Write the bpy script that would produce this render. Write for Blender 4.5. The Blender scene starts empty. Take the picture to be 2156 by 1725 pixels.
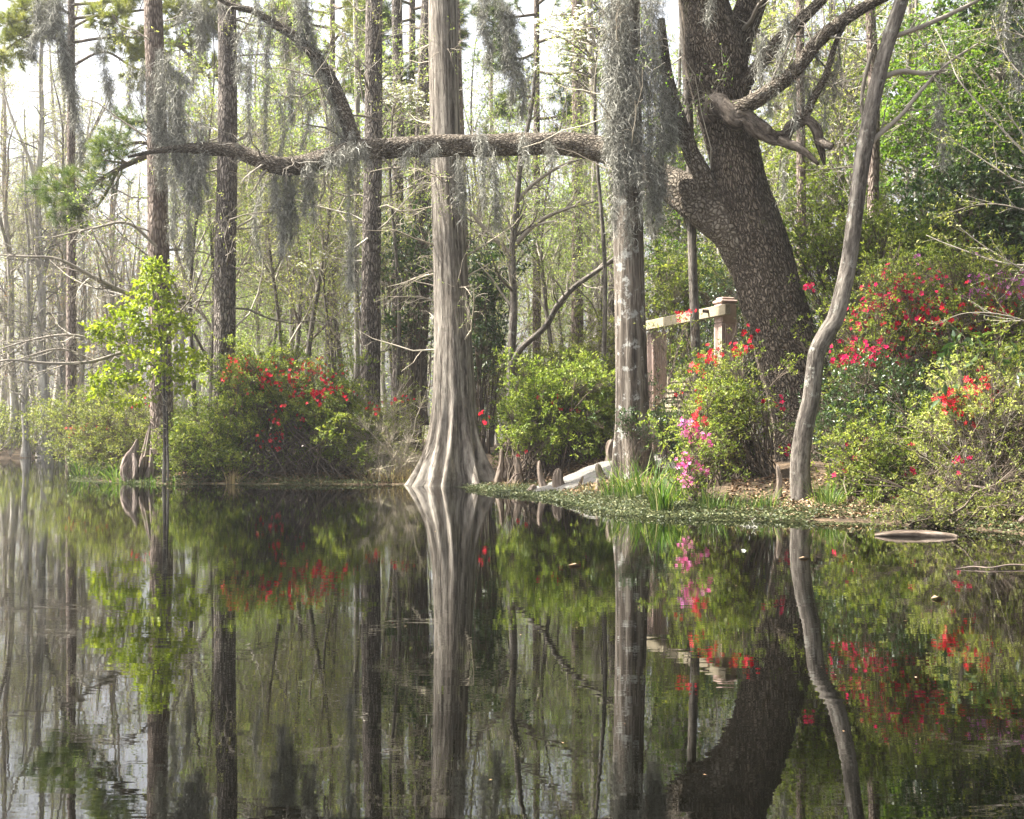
import bpy, math
import numpy as np
rng = np.random.default_rng(7)
scn = bpy.context.scene
COL = scn.collection
F, CX, Y0, CH = 2526.6, 1078.0, 907.5, 0.9

def at(x, y, D):
    """photo position (2156-wide reading) at distance D -> world point in metres"""
    return np.array([(x - CX) / F * D, D, CH - (y - Y0) / F * D])
def uni(a, b, n=None): return rng.uniform(a, b, n)
def nrm(v): return v / np.maximum(np.linalg.norm(v, axis=-1, keepdims=True), 1e-9)
def rdir(n): return nrm(rng.normal(size=(n, 3)))

# ---------------------------------------------------------------- mesh builder
class MB:
    def __init__(s): s.V = []; s.F3 = []; s.F4 = []; s.m3 = []; s.m4 = []; s.v = []; s.b = []; s.n = 0
    def add(s, V, tris=None, quads=None, v=0.5, b=None, m=0):
        V = np.asarray(V, float).reshape(-1, 3); k = len(V)
        s.V.append(V); s.v.append(np.broadcast_to(np.asarray(v, float), (k,)))
        s.b.append(V if b is None else b.reshape(-1, 3))
        if tris is not None and len(tris): s.F3.append(np.asarray(tris) + s.n); s.m3.append(np.full(len(tris), m))
        if quads is not None and len(quads): s.F4.append(np.asarray(quads) + s.n); s.m4.append(np.full(len(quads), m))
        s.n += k
    def build(s, name, mats, parent=None, smooth=True):
        if not isinstance(mats, (list, tuple)): mats = [mats]
        V = np.concatenate(s.V)
        f3 = np.concatenate(s.F3) if s.F3 else np.zeros((0, 3), int)
        f4 = np.concatenate(s.F4) if s.F4 else np.zeros((0, 4), int)
        me = bpy.data.meshes.new(name)
        me.vertices.add(len(V)); me.vertices.foreach_set('co', V.astype(np.float32).ravel())
        nl = f3.size + f4.size
        me.loops.add(nl); me.loops.foreach_set('vertex_index', np.concatenate([f3.ravel(), f4.ravel()]).astype(np.int32))
        nf = len(f3) + len(f4); me.polygons.add(nf)
        st = np.concatenate([np.arange(len(f3)) * 3, f3.size + np.arange(len(f4)) * 4]).astype(np.int32)
        me.polygons.foreach_set('loop_start', st)
        me.polygons.foreach_set('loop_total', np.concatenate([np.full(len(f3), 3), np.full(len(f4), 4)]).astype(np.int32))
        mi = np.concatenate([np.concatenate(s.m3) if s.m3 else np.zeros(0), np.concatenate(s.m4) if s.m4 else np.zeros(0)]).astype(np.int32)
        me.polygons.foreach_set('material_index', mi)
        me.polygons.foreach_set('use_smooth', np.full(nf, smooth))
        a = me.attributes.new('v', 'FLOAT', 'POINT'); a.data.foreach_set('value', np.concatenate(s.v).astype(np.float32))
        a = me.attributes.new('bk', 'FLOAT_VECTOR', 'POINT'); a.data.foreach_set('vector', np.concatenate(s.b).astype(np.float32).ravel())
        for m in mats: me.materials.append(m)
        me.update(calc_edges=True)
        o = bpy.data.objects.new(name, me); COL.objects.link(o)
        if parent is not None: o.parent = parent
        return o

def thing(name, label, cat, group=None, loc=(0, 0, 0)):
    o = bpy.data.objects.new(name, None); COL.objects.link(o); o.location = loc; o.empty_display_size = .2
    o['label'] = label; o['category'] = cat
    if group: o['group'] = group
    return o
def tag(o, label, cat, group=None):
    o['label'] = label; o['category'] = cat
    if group: o['group'] = group
    return o
def dup(root, loc, rz, sc, label, group):
    r = root.copy(); COL.objects.link(r); r.location = loc; r.rotation_euler = (rng.normal(0, .025), rng.normal(0, .025), rz); r.scale = (sc, sc, sc)
    r['label'] = label; r['group'] = group
    for c in list(root.children):
        d = c.copy(); COL.objects.link(d); d.parent = r
    return r

# ---------------------------------------------------------------- shape generators
def spline(pts, n):
    """Catmull-Rom through rows (any columns), n samples"""
    p = np.asarray(pts, float); p = np.vstack([2 * p[0] - p[1], p, 2 * p[-1] - p[-2]])
    t = np.linspace(0, len(p) - 3 - 1e-6, n); i = t.astype(int); u = (t - i)[:, None]
    a, b, c, d = p[i], p[i + 1], p[i + 2], p[i + 3]
    return .5 * (2 * b + (c - a) * u + (2 * a - 5 * b + 4 * c - d) * u**2 + (3 * b - a - 3 * c + d) * u**3)

def tubes(mb, P, R, k=3, v=None, m=0, shape=None, cap=False, ref=None):
    """batch of tubes P (B,n,3), R (B,n); shape(theta, s) -> radius factor"""
    P = np.asarray(P, float); R = np.asarray(R, float)
    if P.ndim == 2: P = P[None]; R = R[None]
    B, n, _ = P.shape
    T = nrm(np.gradient(P, axis=1))
    rf = nrm(rng.normal(size=(B, 1, 3))) if ref is None else np.asarray(ref, float)[None, None, :]
    N = nrm(np.cross(T, np.broadcast_to(rf, T.shape))); Bn = np.cross(T, N)
    th = np.arange(k) / k * 2 * np.pi
    s = np.concatenate([np.zeros((B, 1)), np.cumsum(np.linalg.norm(np.diff(P, axis=1), axis=2), axis=1)], axis=1)
    rad = R[:, :, None] * np.ones(k)
    if shape is not None: rad = rad * shape(th[None, None, :], s[:, :, None])
    V = P[:, :, None] + rad[..., None] * (np.cos(th)[:, None] * N[:, :, None] + np.sin(th)[:, None] * Bn[:, :, None])
    r0 = np.maximum(R.mean(axis=1), 1e-3)[:, None, None]
    bk = np.stack([np.broadcast_to(r0 * np.cos(th), rad.shape), np.broadcast_to(r0 * np.sin(th), rad.shape), np.broadcast_to(s[:, :, None], rad.shape)], axis=-1)
    i = np.arange(n - 1)[:, None] * k; j = np.arange(k)[None, :]; j2 = (j + 1) % k
    q = np.stack([i + j, i + j2, i + k + j2, i + k + j], axis=-1).reshape(-1, 4)
    Q = (q[None] + (np.arange(B) * n * k)[:, None, None]).reshape(-1, 4)
    vv = (uni(0, 1, B) if v is None else np.broadcast_to(v, (B,)))
    tr = None
    if cap:
        c = P[:, -1] + T[:, -1] * R[:, -1:] * .35
        V = np.concatenate([V.reshape(-1, 3), c]); bk = np.concatenate([bk.reshape(-1, 3), np.tile([[0, 0, s.max()]], (B, 1))])
        tr = np.concatenate([np.stack([b * n * k + (n - 1) * k + np.arange(k), b * n * k + (n - 1) * k + (np.arange(k) + 1) % k, np.full(k, B * n * k + b)], axis=1) for b in range(B)])
        mb.add(V, tr, Q, v=np.concatenate([np.repeat(vv, n * k), vv]), b=bk, m=m)
    else:
        mb.add(V, None, Q, v=np.repeat(vv, n * k), b=bk, m=m)

def lumps(amp, kmax=9, seed=0, fs=1.2, n=14):
    """seamless bark unevenness"""
    r = np.random.default_rng(seed); ks = r.integers(1, kmax + 1, n); w = r.normal(0, fs, n) * ks**.6; ph = r.uniform(0, 6.28, n); a = r.uniform(.4, 1, n) / ks**.6
    return lambda th, s: 1 + amp * sum(a[i] * np.sin(ks[i] * th + w[i] * s + ph[i]) for i in range(n)) / 2

def px(rows):
    """rows (x, y, width, D) in photo px -> P, R"""
    a = np.asarray(rows, float)
    return np.stack([at(*r) for r in a[:, [0, 1, 3]]]), a[:, 2] / 2 / F * a[:, 3]

def limb(mb, rows, n=30, k=16, amp=.07, m=0, seed=0, v=.5, cap=True):
    P, R = px(rows); S = spline(np.column_stack([P, R]), n)
    tubes(mb, S[:, :3], np.maximum(S[:, 3], .002), k, v=v, m=m, shape=(lambda th, s_: lumps(amp, 7, seed, 3.0)(th, s_) * lumps(amp * .5, 13, seed + 9, 9.0)(th, s_)) if amp else None, cap=cap, ref=(0.05, 1, 0.02))
    return S[:, :3], np.maximum(S[:, 3], .002)

def grow(P, R, per, t0, t1, L0, L1, n=5, a0=.5, a1=1.1, up=0., wob=.25, rr=.5, rmin=.0015, flat=1.):
    P = np.asarray(P, float); R = np.asarray(R, float)
    if P.ndim == 2: P = P[None]; R = R[None]
    B, n0, _ = P.shape; idx = np.repeat(np.arange(B), per); K = len(idx)
    t = uni(t0, t1, K); f = t * (n0 - 1) * .9999; i = f.astype(int); u = (f - i)[:, None]
    pos = P[idx, i] * (1 - u) + P[idx, i + 1] * u; T = nrm(P[idx, i + 1] - P[idx, i])
    r0 = np.maximum((R[idx, i] * (1 - u[:, 0]) + R[idx, i + 1] * u[:, 0]) * rr, rmin)
    pr = rng.normal(size=(K, 3)); pr[:, 2] *= flat; pr = nrm(pr - (pr * T).sum(1, keepdims=True) * T)
    a = uni(a0, a1, K)[:, None]; d = nrm(np.cos(a) * T + np.sin(a) * pr)
    L = uni(L0, L1, K) * (1.15 - .6 * t)
    steps = []; c = d
    for j in range(n - 1):
        c = nrm(c + rng.normal(0, wob, (K, 3)) + np.array([0, 0, up])); steps.append(c)
    st = np.stack(steps, 1) * (L / (n - 1))[:, None, None]
    Q = np.concatenate([pos[:, None], pos[:, None] + np.cumsum(st, 1)], 1)
    return Q, r0[:, None] * (1 - .75 * np.linspace(0, 1, n))[None]

def leaves(mb, pos, d, L, W, m=0, upb=.6, fold=.25, v=None):
    n = len(pos); d = nrm(d); L = np.broadcast_to(L, (n,)) * uni(.7, 1.25, n); W = np.broadcast_to(W, (n,)) * uni(.7, 1.25, n)
    nn = rng.normal(size=(n, 3)); nn[:, 2] += upb * 2; nn = nrm(nn - (nn * d).sum(1, keepdims=True) * d); sd = np.cross(nn, d)
    mid = pos + d * (L * .5)[:, None]; up = nn * (W * fold)[:, None]
    V = np.stack([pos, mid + sd * (W / 2)[:, None] + up, pos + d * L[:, None] - nn * (L * .12)[:, None], mid - sd * (W / 2)[:, None] + up], 1)
    b = np.arange(n)[:, None] * 4
    mb.add(V, np.concatenate([b + [0, 1, 2], b + [0, 2, 3]]), v=np.repeat(uni(0, 1, n) if v is None else v, 4), m=m)

def tufts(mb, tips, d, nl, L, W, m=0, spread=1., upb=.8, lift=.25, v=None):
    k = len(tips); p = np.repeat(tips, nl, 0); dd = np.repeat(d, nl, 0)
    q = nrm(dd * .5 + rdir(k * nl) * spread + [0, 0, lift]); tv = np.repeat(uni(0, 1, k), nl)
    leaves(mb, p + q * L * .1 + rng.normal(0, L * .35, (k * nl, 3)), q, L, W, m, upb, v=np.clip(tv * .6 + uni(0, .4, k * nl), 0, 1))

def flowers(mb, pos, nor, size, petals=5, m=0, cup=.35):
    n = len(pos); nor = nrm(nor); a = nrm(np.cross(nor, rdir(n))); b = np.cross(nor, a); vv = uni(0, 1, n); sz = size * uni(.75, 1.2, n)
    for j in range(petals):
        th = 2 * np.pi * j / petals + uni(-.15, .15, n)
        r = np.cos(th)[:, None] * a + np.sin(th)[:, None] * b; t = np.cross(nor, r)
        w = (sz * .62 * (5 / petals)**.5)[:, None]; s_ = sz[:, None]
        V = np.stack([pos, pos + r * s_ * .62 + t * w * .5 + nor * s_ * cup, pos + r * s_ * 1.0 + nor * s_ * cup * .7, pos + r * s_ * .62 - t * w * .5 + nor * s_ * cup], 1)
        i = np.arange(n)[:, None] * 4
        mb.add(V, np.concatenate([i + [0, 1, 2], i + [0, 2, 3]]), v=np.repeat(np.clip(vv + uni(-.15, .15, n), 0, 1), 4), m=m)

def blades(mb, c, n, L, W, spread=.12, lean=.5, m=0, droop=1.):
    """grass blades: bent tapering strips"""
    k = 6; ph = uni(0, 6.283, n); out = np.stack([np.cos(ph), np.sin(ph), np.zeros(n)], 1)
    base = c + out * (uni(0, 1, n)**.7 * spread)[:, None]; l = L * uni(.45, 1.1, n); le = lean * uni(.15, 1.2, n)
    t = np.linspace(0, 1, k)[None, :]
    h = l[:, None] * (t - .55 * droop * le[:, None] * t**3); o = l[:, None] * le[:, None] * t**1.7
    P = base[:, None] + out[:, None] * o[..., None] + np.array([0, 0, 1.]) * h[..., None]
    sd = np.cross(out, [0, 0, 1.]) + out * uni(-.6, .6, n)[:, None]; w = (W * uni(.6, 1.2, n))[:, None] * (1 - .92 * t**2)
    V = np.stack([P - sd[:, None] * w[..., None] / 2, P + sd[:, None] * w[..., None] / 2], 2)
    i = np.arange(k - 1)[:, None] * 2; q = (i + np.array([[0, 1, 3, 2]])).reshape(-1, 4)
    mb.add(V, None, (q[None] + (np.arange(n) * 2 * k)[:, None, None]).reshape(-1, 4), v=np.repeat(uni(0, 1, n), 2 * k), m=m)

def needles(mb, tips, d, nn, L, W, m=0, spread=.75):
    k = len(tips); p = np.repeat(tips, nn, 0); q = nrm(np.repeat(d, nn, 0) + rdir(k * nn) * spread); n = len(p)
    sd = nrm(np.cross(q, rdir(n))) * W; l = (L * uni(.7, 1.1, n))[:, None]
    p = p - q * 0 - np.repeat(d, nn, 0) * uni(0, .1, n)[:, None]
    V = np.stack([p - sd / 2, p + sd / 2, p + q * l - np.array([0, 0, .02])], 1)
    mb.add(V, np.arange(n * 3).reshape(-1, 3), v=np.repeat(np.clip(np.repeat(uni(0, 1, k), nn) * .7 + uni(0, .3, n), 0, 1), 3), m=m)

def moss_tails(mb, tails, dens=1., W=.006):
    for (x, y, ln, r, D) in tails:
        top = at(x, y, D); Lm = ln / F * D; rm = r / F * D
        n = int(.85 * dens * (70 + 5200 * Lm * (rm + .02))); n = min(n, 5000)
        t = uni(0, 1, n)**.85; wob = rng.normal(0, .5, 6); ph = uni(0, 6, 6)
        ax = lambda t, j: sum(wob[j + i] * np.sin((2 + 3 * i) * t + ph[j + i]) for i in range(2)) * rm * .8
        prof = (1 - .8 * t**1.2) * (.55 + .45 * np.abs(np.sin(6 * t + ph[0]) * .6 + np.sin(15 * t + ph[1]) * .4))
        g = rng.normal(0, .5, (n, 2)) * (rm * prof)[:, None]
        pos = np.stack([top[0] + ax(t, 0) + g[:, 0], top[1] + ax(t, 2) + g[:, 1], top[2] - t * Lm + uni(-.02, .02, n)], 1)
        k = 8; seg = uni(.014, .042, n)
        d = nrm(rng.normal(0, .5, (n, 3)) + [0, 0, -1.]); pts = [pos]
        for j in range(k - 1):
            d = nrm(d + rng.normal(0, .55, (n, 3)) + [0, 0, -.3]); pts.append(pts[-1] + d * seg[:, None])
        P = np.stack(pts, 1); sd = rdir(n)[:, None] * (W * uni(.6, 1.3, n))[:, None, None] * np.array([.7, 1, 1, 1, 1, .9, .7, .3])[None, :, None]
        V = np.stack([P - sd / 2, P + sd / 2], 2); i = np.arange(k - 1)[:, None] * 2; q = (i + np.array([[0, 1, 3, 2]])).reshape(-1, 4)
        mb.add(V, None, (q[None] + (np.arange(n) * 2 * k)[:, None, None]).reshape(-1, 4), v=np.repeat(uni(0, 1, n), 2 * k))

def blob_pts(blobs, n, rz, D, shell=.45, front=0.):
    """n points in photo-read ellipses (x, y, rx, ry[, weight]) given real depth D and half-depth rz"""
    b = np.array([(list(q) + [q[2] * q[3]])[:5] for q in blobs], float); w = b[:, 4] / b[:, 4].sum()
    i = rng.choice(len(b), n, p=w); u = rdir(n)
    if front: u[:, 1] = np.where(rng.random(n) < front, -np.abs(u[:, 1]), u[:, 1])
    r = uni(0, 1, n)[:, None]**shell
    e = u * r; Dd = D + e[:, 1] * rz
    sc = D / F
    c = np.stack([(b[i, 0] - CX) * sc + e[:, 0] * b[i, 2] * sc, Dd, CH - (b[i, 1] - Y0) * sc + e[:, 2] * b[i, 3] * sc], 1)
    return c, u

# ---------------------------------------------------------------- materials
def mat(name):
    m = bpy.data.materials.new(name); m.use_nodes = True; nt = m.node_tree; nt.nodes.clear()
    return m, nt, (lambda t, **kw: _node(nt, t, kw)), nt.links.new
def _node(nt, t, kw):
    n = nt.nodes.new(t)
    for k, v in kw.items():
        if k in n.inputs: n.inputs[k].default_value = v
        else: setattr(n, k, v)
    return n
def ramp(N, stops):
    r = N('ShaderNodeValToRGB'); e = r.color_ramp.elements
    while len(e) < len(stops): e.new(.5)
    for i, (p, c) in enumerate(stops): e[i].position = p; e[i].color = (*c, 1)
    return r
def leaf_mat(name, stops, trans=.4, rough=.5, spec=.3, tcol=1.3):
    m, nt, N, Lk = mat(name)
    at_ = N('ShaderNodeAttribute', attribute_name='v'); r = ramp(N, stops); Lk(at_.outputs['Fac'], r.inputs[0])
    p = N('ShaderNodeBsdfPrincipled', Roughness=rough); p.inputs['Specular IOR Level'].default_value = spec
    t = N('ShaderNodeBsdfTranslucent'); mx = N('ShaderNodeMixShader', Fac=trans)
    g = N('ShaderNodeMix', data_type='RGBA', blend_type='MULTIPLY'); g.inputs[0].default_value = 1
    g.inputs[7].default_value = (tcol, tcol * 1.08, tcol * .55, 1) if trans > .2 else (1, 1, 1, 1)
    Lk(r.outputs[0], g.inputs[6]); Lk(r.outputs[0], p.inputs['Base Color']); Lk(g.outputs[2], t.inputs['Color'])
    Lk(p.outputs[0], mx.inputs[1]); Lk(t.outputs[0], mx.inputs[2])
    o = N('ShaderNodeOutputMaterial'); Lk(mx.outputs[0], o.inputs[0]); return m
def petal_mat(name, stops, trans=.35):
    m, nt, N, Lk = mat(name)
    at_ = N('ShaderNodeAttribute', attribute_name='v'); r = ramp(N, stops); Lk(at_.outputs['Fac'], r.inputs[0])
    p = N('ShaderNodeBsdfDiffuse'); t = N('ShaderNodeBsdfTranslucent'); mx = N('ShaderNodeMixShader', Fac=trans)
    Lk(r.outputs[0], p.inputs[0]); Lk(r.outputs[0], t.inputs[0]); Lk(p.outputs[0], mx.inputs[1]); Lk(t.outputs[0], mx.inputs[2])
    o = N('ShaderNodeOutputMaterial'); Lk(mx.outputs[0], o.inputs[0]); return m
def bark_mat(name, dark, mid, lite, vs=.12, sc=30., bump=.02, patch=None, style='fibre', pscale=4., warp=.05):
    """bark on (circumference, length) coordinates; patch = lichen / moss colour"""
    m, nt, N, Lk = mat(name)
    a = N('ShaderNodeAttribute', attribute_name='bk'); mp = N('ShaderNodeMapping'); mp.inputs['Scale'].default_value = (1, 1, vs)
    wn = N('ShaderNodeTexNoise', Scale=3. if warp < .08 else 7., Detail=3.); wm = N('ShaderNodeVectorMath', operation='MULTIPLY_ADD'); wm.inputs[1].default_value = (warp, warp, warp * 2)
    Lk(a.outputs['Vector'], wn.inputs['Vector']); Lk(wn.outputs['Color'], wm.inputs[0]); Lk(a.outputs['Vector'], wm.inputs[2]); Lk(wm.outputs[0], mp.inputs[0])
    n1 = N('ShaderNodeTexNoise', Scale=sc, Detail=6., Roughness=.65); Lk(mp.outputs[0], n1.inputs['Vector'])
    if style == 'plates':
        vo = N('ShaderNodeTexVoronoi', feature='DISTANCE_TO_EDGE', Scale=sc * 1.3); Lk(mp.outputs[0], vo.inputs['Vector'])
        mr = N('ShaderNodeMapRange'); mr.inputs[2].default_value = .28; Lk(vo.outputs['Distance'], mr.inputs[0])
        h = N('ShaderNodeMath', operation='MULTIPLY_ADD'); h.inputs[1].default_value = .5
        hn = N('ShaderNodeMath', operation='MULTIPLY'); hn.inputs[1].default_value = .62; Lk(n1.outputs['Fac'], hn.inputs[0]); Lk(mr.outputs[0], h.inputs[0]); Lk(hn.outputs[0], h.inputs[2]); hout = h.outputs[0]
        r = ramp(N, [(.2, dark), (.5, mid), (.82, lite)])
    else:
        
        m2 = N('ShaderNodeMapping'); m2.inputs['Scale'].default_value = (1, 1, vs * .5); Lk(wm.outputs[0], m2.inputs[0]); n1b = N('ShaderNodeTexNoise', Scale=sc * .32, Detail=4.); Lk(m2.outputs[0], n1b.inputs['Vector'])
        hm = N('ShaderNodeMath', operation='ADD'); ha = N('ShaderNodeMath', operation='MULTIPLY'); ha.inputs[1].default_value = .5; Lk(n1.outputs['Fac'], hm.inputs[0]); Lk(n1b.outputs['Fac'], hm.inputs[1]); Lk(hm.outputs[0], ha.inputs[0])
        hout = ha.outputs[0]; r = ramp(N, [(.40, dark), (.5, mid), (.61, lite)])
    Lk(hout, r.inputs[0]); col = r.outputs[0]
    n2 = N('ShaderNodeTexNoise', Scale=1.3, Detail=3.); Lk(a.outputs['Vector'], n2.inputs['Vector'])
    hv = N('ShaderNodeMix', data_type='RGBA', blend_type='MULTIPLY'); hv.inputs[0].default_value = .7
    r2 = ramp(N, [(.3, (.6, .58, .55)), (.7, (1.25, 1.22, 1.15))]); Lk(n2.outputs['Fac'], r2.inputs[0]); Lk(col, hv.inputs[6]); Lk(r2.outputs[0], hv.inputs[7]); col = hv.outputs[2]
    if patch:
        n3 = N('ShaderNodeTexNoise', Scale=pscale, Detail=7., Roughness=.75); Lk(a.outputs['Vector'], n3.inputs['Vector'])
        r3 = ramp(N, [(patch[1], (0, 0, 0)), (patch[1] + .07, (1, 1, 1))]); Lk(n3.outputs['Fac'], r3.inputs[0])
        pm = N('ShaderNodeMix', data_type='RGBA'); pm.inputs[7].default_value = (*patch[0], 1)
        pf = N('ShaderNodeMath', operation='MULTIPLY'); pf.inputs[1].default_value = .75; Lk(r3.outputs[0], pf.inputs[0])
        Lk(pf.outputs[0], pm.inputs[0]); Lk(col, pm.inputs[6]); col = pm.outputs[2]
    b = N('ShaderNodeBump', Distance=bump, Strength=1.); Lk(hout, b.inputs['Height'])
    p = N('ShaderNodeBsdfPrincipled', Roughness=.9); p.inputs['Specular IOR Level'].default_value = .15
    Lk(col, p.inputs['Base Color']); Lk(b.outputs[0], p.inputs['Normal'])
    o = N('ShaderNodeOutputMaterial'); Lk(p.outputs[0], o.inputs[0]); return m
def twig_mat(name, stops):
    m, nt, N, Lk = mat(name)
    a = N('ShaderNodeAttribute', attribute_name='v'); r = ramp(N, stops); Lk(a.outputs['Fac'], r.inputs[0])
    p = N('ShaderNodeBsdfPrincipled', Roughness=.85); p.inputs['Specular IOR Level'].default_value = .2
    Lk(r.outputs[0], p.inputs['Base Color']); o = N('ShaderNodeOutputMaterial'); Lk(p.outputs[0], o.inputs[0]); return m
def noise_mat(name, stops, scale=8., rough=.9, bump=.01, detail=8., space='Object', stretch=(1, 1, 1), spec=.2):
    m, nt, N, Lk = mat(name)
    tc = N('ShaderNodeTexCoord'); mp = N('ShaderNodeMapping'); mp.inputs['Scale'].default_value = stretch; Lk(tc.outputs[space], mp.inputs[0])
    n = N('ShaderNodeTexNoise', Scale=scale, Detail=detail, Roughness=.65); Lk(mp.outputs[0], n.inputs['Vector'])
    r = ramp(N, stops); Lk(n.outputs['Fac'], r.inputs[0])
    b = N('ShaderNodeBump', Distance=bump, Strength=.8); Lk(n.outputs['Fac'], b.inputs['Height'])
    p = N('ShaderNodeBsdfPrincipled', Roughness=rough); p.inputs['Specular IOR Level'].default_value = spec
    Lk(r.outputs[0], p.inputs['Base Color']); Lk(b.outputs[0], p.inputs['Normal']); o = N('ShaderNodeOutputMaterial'); Lk(p.outputs[0], o.inputs[0]); return m

M = {}
M['cypress'] = bark_mat('cypress_bark', (.045, .037, .03), (.185, .164, .14), (.36, .33, .29), vs=.075, sc=46, bump=.09, patch=((.13, .11, .09), .55), pscale=3)
M['cypress2'] = bark_mat('cypress_lichen_bark', (.04, .033, .027), (.108, .09, .074), (.23, .205, .175), vs=.07, sc=40, bump=.06, patch=((.36, .36, .33), .54), pscale=5)
M['pine'] = bark_mat('pine_bark', (.028, .024, .021), (.105, .089, .078), (.25, .22, .195), vs=.2, sc=20, bump=.06, style='plates', warp=.09)
M['redpine'] = bark_mat('red_pine_bark', (.045, .033, .028), (.13, .10, .083), (.26, .215, .185), vs=.25, sc=18, bump=.04, style='plates')
M['oak'] = bark_mat('oak_bark', (.02, .016, .012), (.10, .08, .062), (.235, .195, .155), vs=.3, sc=22, bump=.09, style='plates', warp=.13, patch=((.11, .105, .05), .60), pscale=1.6)
M['oaklimb'] = bark_mat('oak_limb_bark', (.025, .02, .016), (.12, .098, .076), (.25, .22, .18), vs=.5, sc=24, bump=.05, style='plates', warp=.1, patch=((.27, .26, .22), .58), pscale=3)
M['grey'] = bark_mat('smooth_grey_bark', (.04, .034, .029), (.105, .093, .081), (.20, .182, .16), vs=.22, sc=50, bump=.03, patch=((.23, .23, .20), .57), pscale=6)
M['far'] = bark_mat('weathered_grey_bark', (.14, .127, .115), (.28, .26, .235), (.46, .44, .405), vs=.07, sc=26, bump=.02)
M['knee'] = bark_mat('knee_bark', (.045, .033, .026), (.12, .094, .073), (.22, .18, .15), vs=.25, sc=32, bump=.02)
M['drift'] = bark_mat('driftwood', (.045, .033, .028), (.17, .132, .115), (.34, .285, .255), vs=.12, sc=40, bump=.03)
M['knurl'] = bark_mat('knotted_limb_bark', (.025, .02, .016), (.095, .078, .064), (.20, .17, .145), vs=.35, sc=30, bump=.09, patch=((.05, .038, .03), .57), pscale=7)
M['twig'] = twig_mat('twigs', [(0, (.10, .085, .068)), (.6, (.26, .228, .185)), (1, (.48, .44, .37))])
M['dtwig'] = twig_mat('dark_twigs', [(0, (.05, .038, .028)), (1, (.16, .125, .095))])
M['ptwig'] = twig_mat('pale_twigs', [(0, (.20, .17, .13)), (1, (.50, .44, .34))])
M['moss'] = twig_mat('moss_strands', [(0, (.10, .097, .08)), (.5, (.235, .23, .19)), (1, (.42, .41, .36))])
M['azalea'] = leaf_mat('azalea_leaf', [(0, (.035, .06, .013)), (.45, (.12, .155, .027)), (1, (.32, .33, .07))], .4)
M['azalea_bright'] = leaf_mat('bright_azalea_leaf', [(0, (.04, .072, .014)), (.45, (.14, .185, .03)), (1, (.34, .365, .078))], .4)
M['glossy_dark_leaf'] = leaf_mat('dark_leaf', [(0, (.018, .038, .014)), (.6, (.04, .075, .02)), (1, (.10, .14, .035))], .25, rough=.35, spec=.5)  # dark glossy leaves by their own colour
M['olive'] = leaf_mat('olive_leaf', [(0, (.055, .07, .02)), (.5, (.14, .16, .04)), (1, (.30, .28, .09))], .4)
M['lime'] = leaf_mat('lime_leaf', [(0, (.04, .085, .014)), (.5, (.10, .17, .024)), (1, (.22, .29, .05))], .5)
M['maple'] = leaf_mat('maple_leaf', [(0, (.10, .145, .012)), (.5, (.22, .27, .02)), (1, (.38, .40, .05))], .45, tcol=1.1)
M['bud'] = leaf_mat('budding_leaf', [(0, (.17, .20, .055)), (.6, (.30, .32, .10)), (1, (.42, .39, .15))], .45)
M['rust'] = leaf_mat('rusty_bud', [(0, (.25, .10, .04)), (1, (.40, .22, .10))], .4)
M['feather'] = leaf_mat('feathery_leaf', [(0, (.14, .20, .05)), (1, (.28, .34, .10))], .5)
M['needle'] = leaf_mat('pine_needle', [(0, (.045, .075, .02)), (.6, (.10, .14, .035)), (1, (.24, .25, .06))], .3, tcol=1.2)
M['gneedle'] = leaf_mat('yellow_pine_needle', [(0, (.09, .11, .025)), (.6, (.19, .20, .045)), (1, (.32, .29, .08))], .35, tcol=1.2)
M['grass'] = leaf_mat('grass_blade', [(0, (.03, .065, .012)), (.55, (.075, .135, .022)), (.88, (.16, .21, .045)), (1, (.34, .29, .15))], .4)
M['straw'] = leaf_mat('dry_grass', [(0, (.16, .11, .06)), (1, (.42, .33, .20))], .3)
M['red'] = petal_mat('red_petal', [(0, (.34, .008, .018)), (.6, (.56, .014, .04)), (1, (.70, .06, .085))])
M['coral'] = petal_mat('coral_petal', [(0, (.50, .016, .03)), (.6, (.68, .04, .06)), (1, (.80, .14, .14))])
M['crimson'] = petal_mat('crimson_petal', [(0, (.28, .006, .035)), (1, (.62, .022, .10))])
M['pink'] = petal_mat('pink_petal', [(0, (.70, .10, .30)), (.6, (.82, .19, .46)), (1, (.88, .40, .62))])
M['mauve'] = petal_mat('mauve_petal', [(0, (.48, .07, .36)), (1, (.75, .28, .62))])
M['white'] = petal_mat('white_bract', [(0, (.72, .72, .62)), (1, (.85, .85, .80))])
M['litter'] = twig_mat('dead_leaf', [(0, (.06, .036, .02)), (.5, (.20, .125, .07)), (1, (.38, .27, .17))])
M['pad'] = leaf_mat('water_plant_leaf', [(0, (.025, .036, .012)), (.6, (.062, .078, .026)), (1, (.16, .16, .07))], .2)
M['concrete'] = noise_mat('pinkish_concrete', [(.3, (.30, .215, .18)), (.7, (.43, .32, .27))], 14, .85, .004)
M['timber'] = noise_mat('weathered_timber', [(.3, (.17, .14, .09)), (.7, (.31, .27, .19))], 6, .8, .004, stretch=(1.5, 14, 14))
M['iron'] = noise_mat('rusty_iron', [(.3, (.05, .04, .035)), (.7, (.13, .09, .07))], 30, .6, .002)
M['sand'] = noise_mat('pale_sand', [(.3, (.085, .079, .069)), (.7, (.165, .155, .14))], 9, .95, .04)

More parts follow.
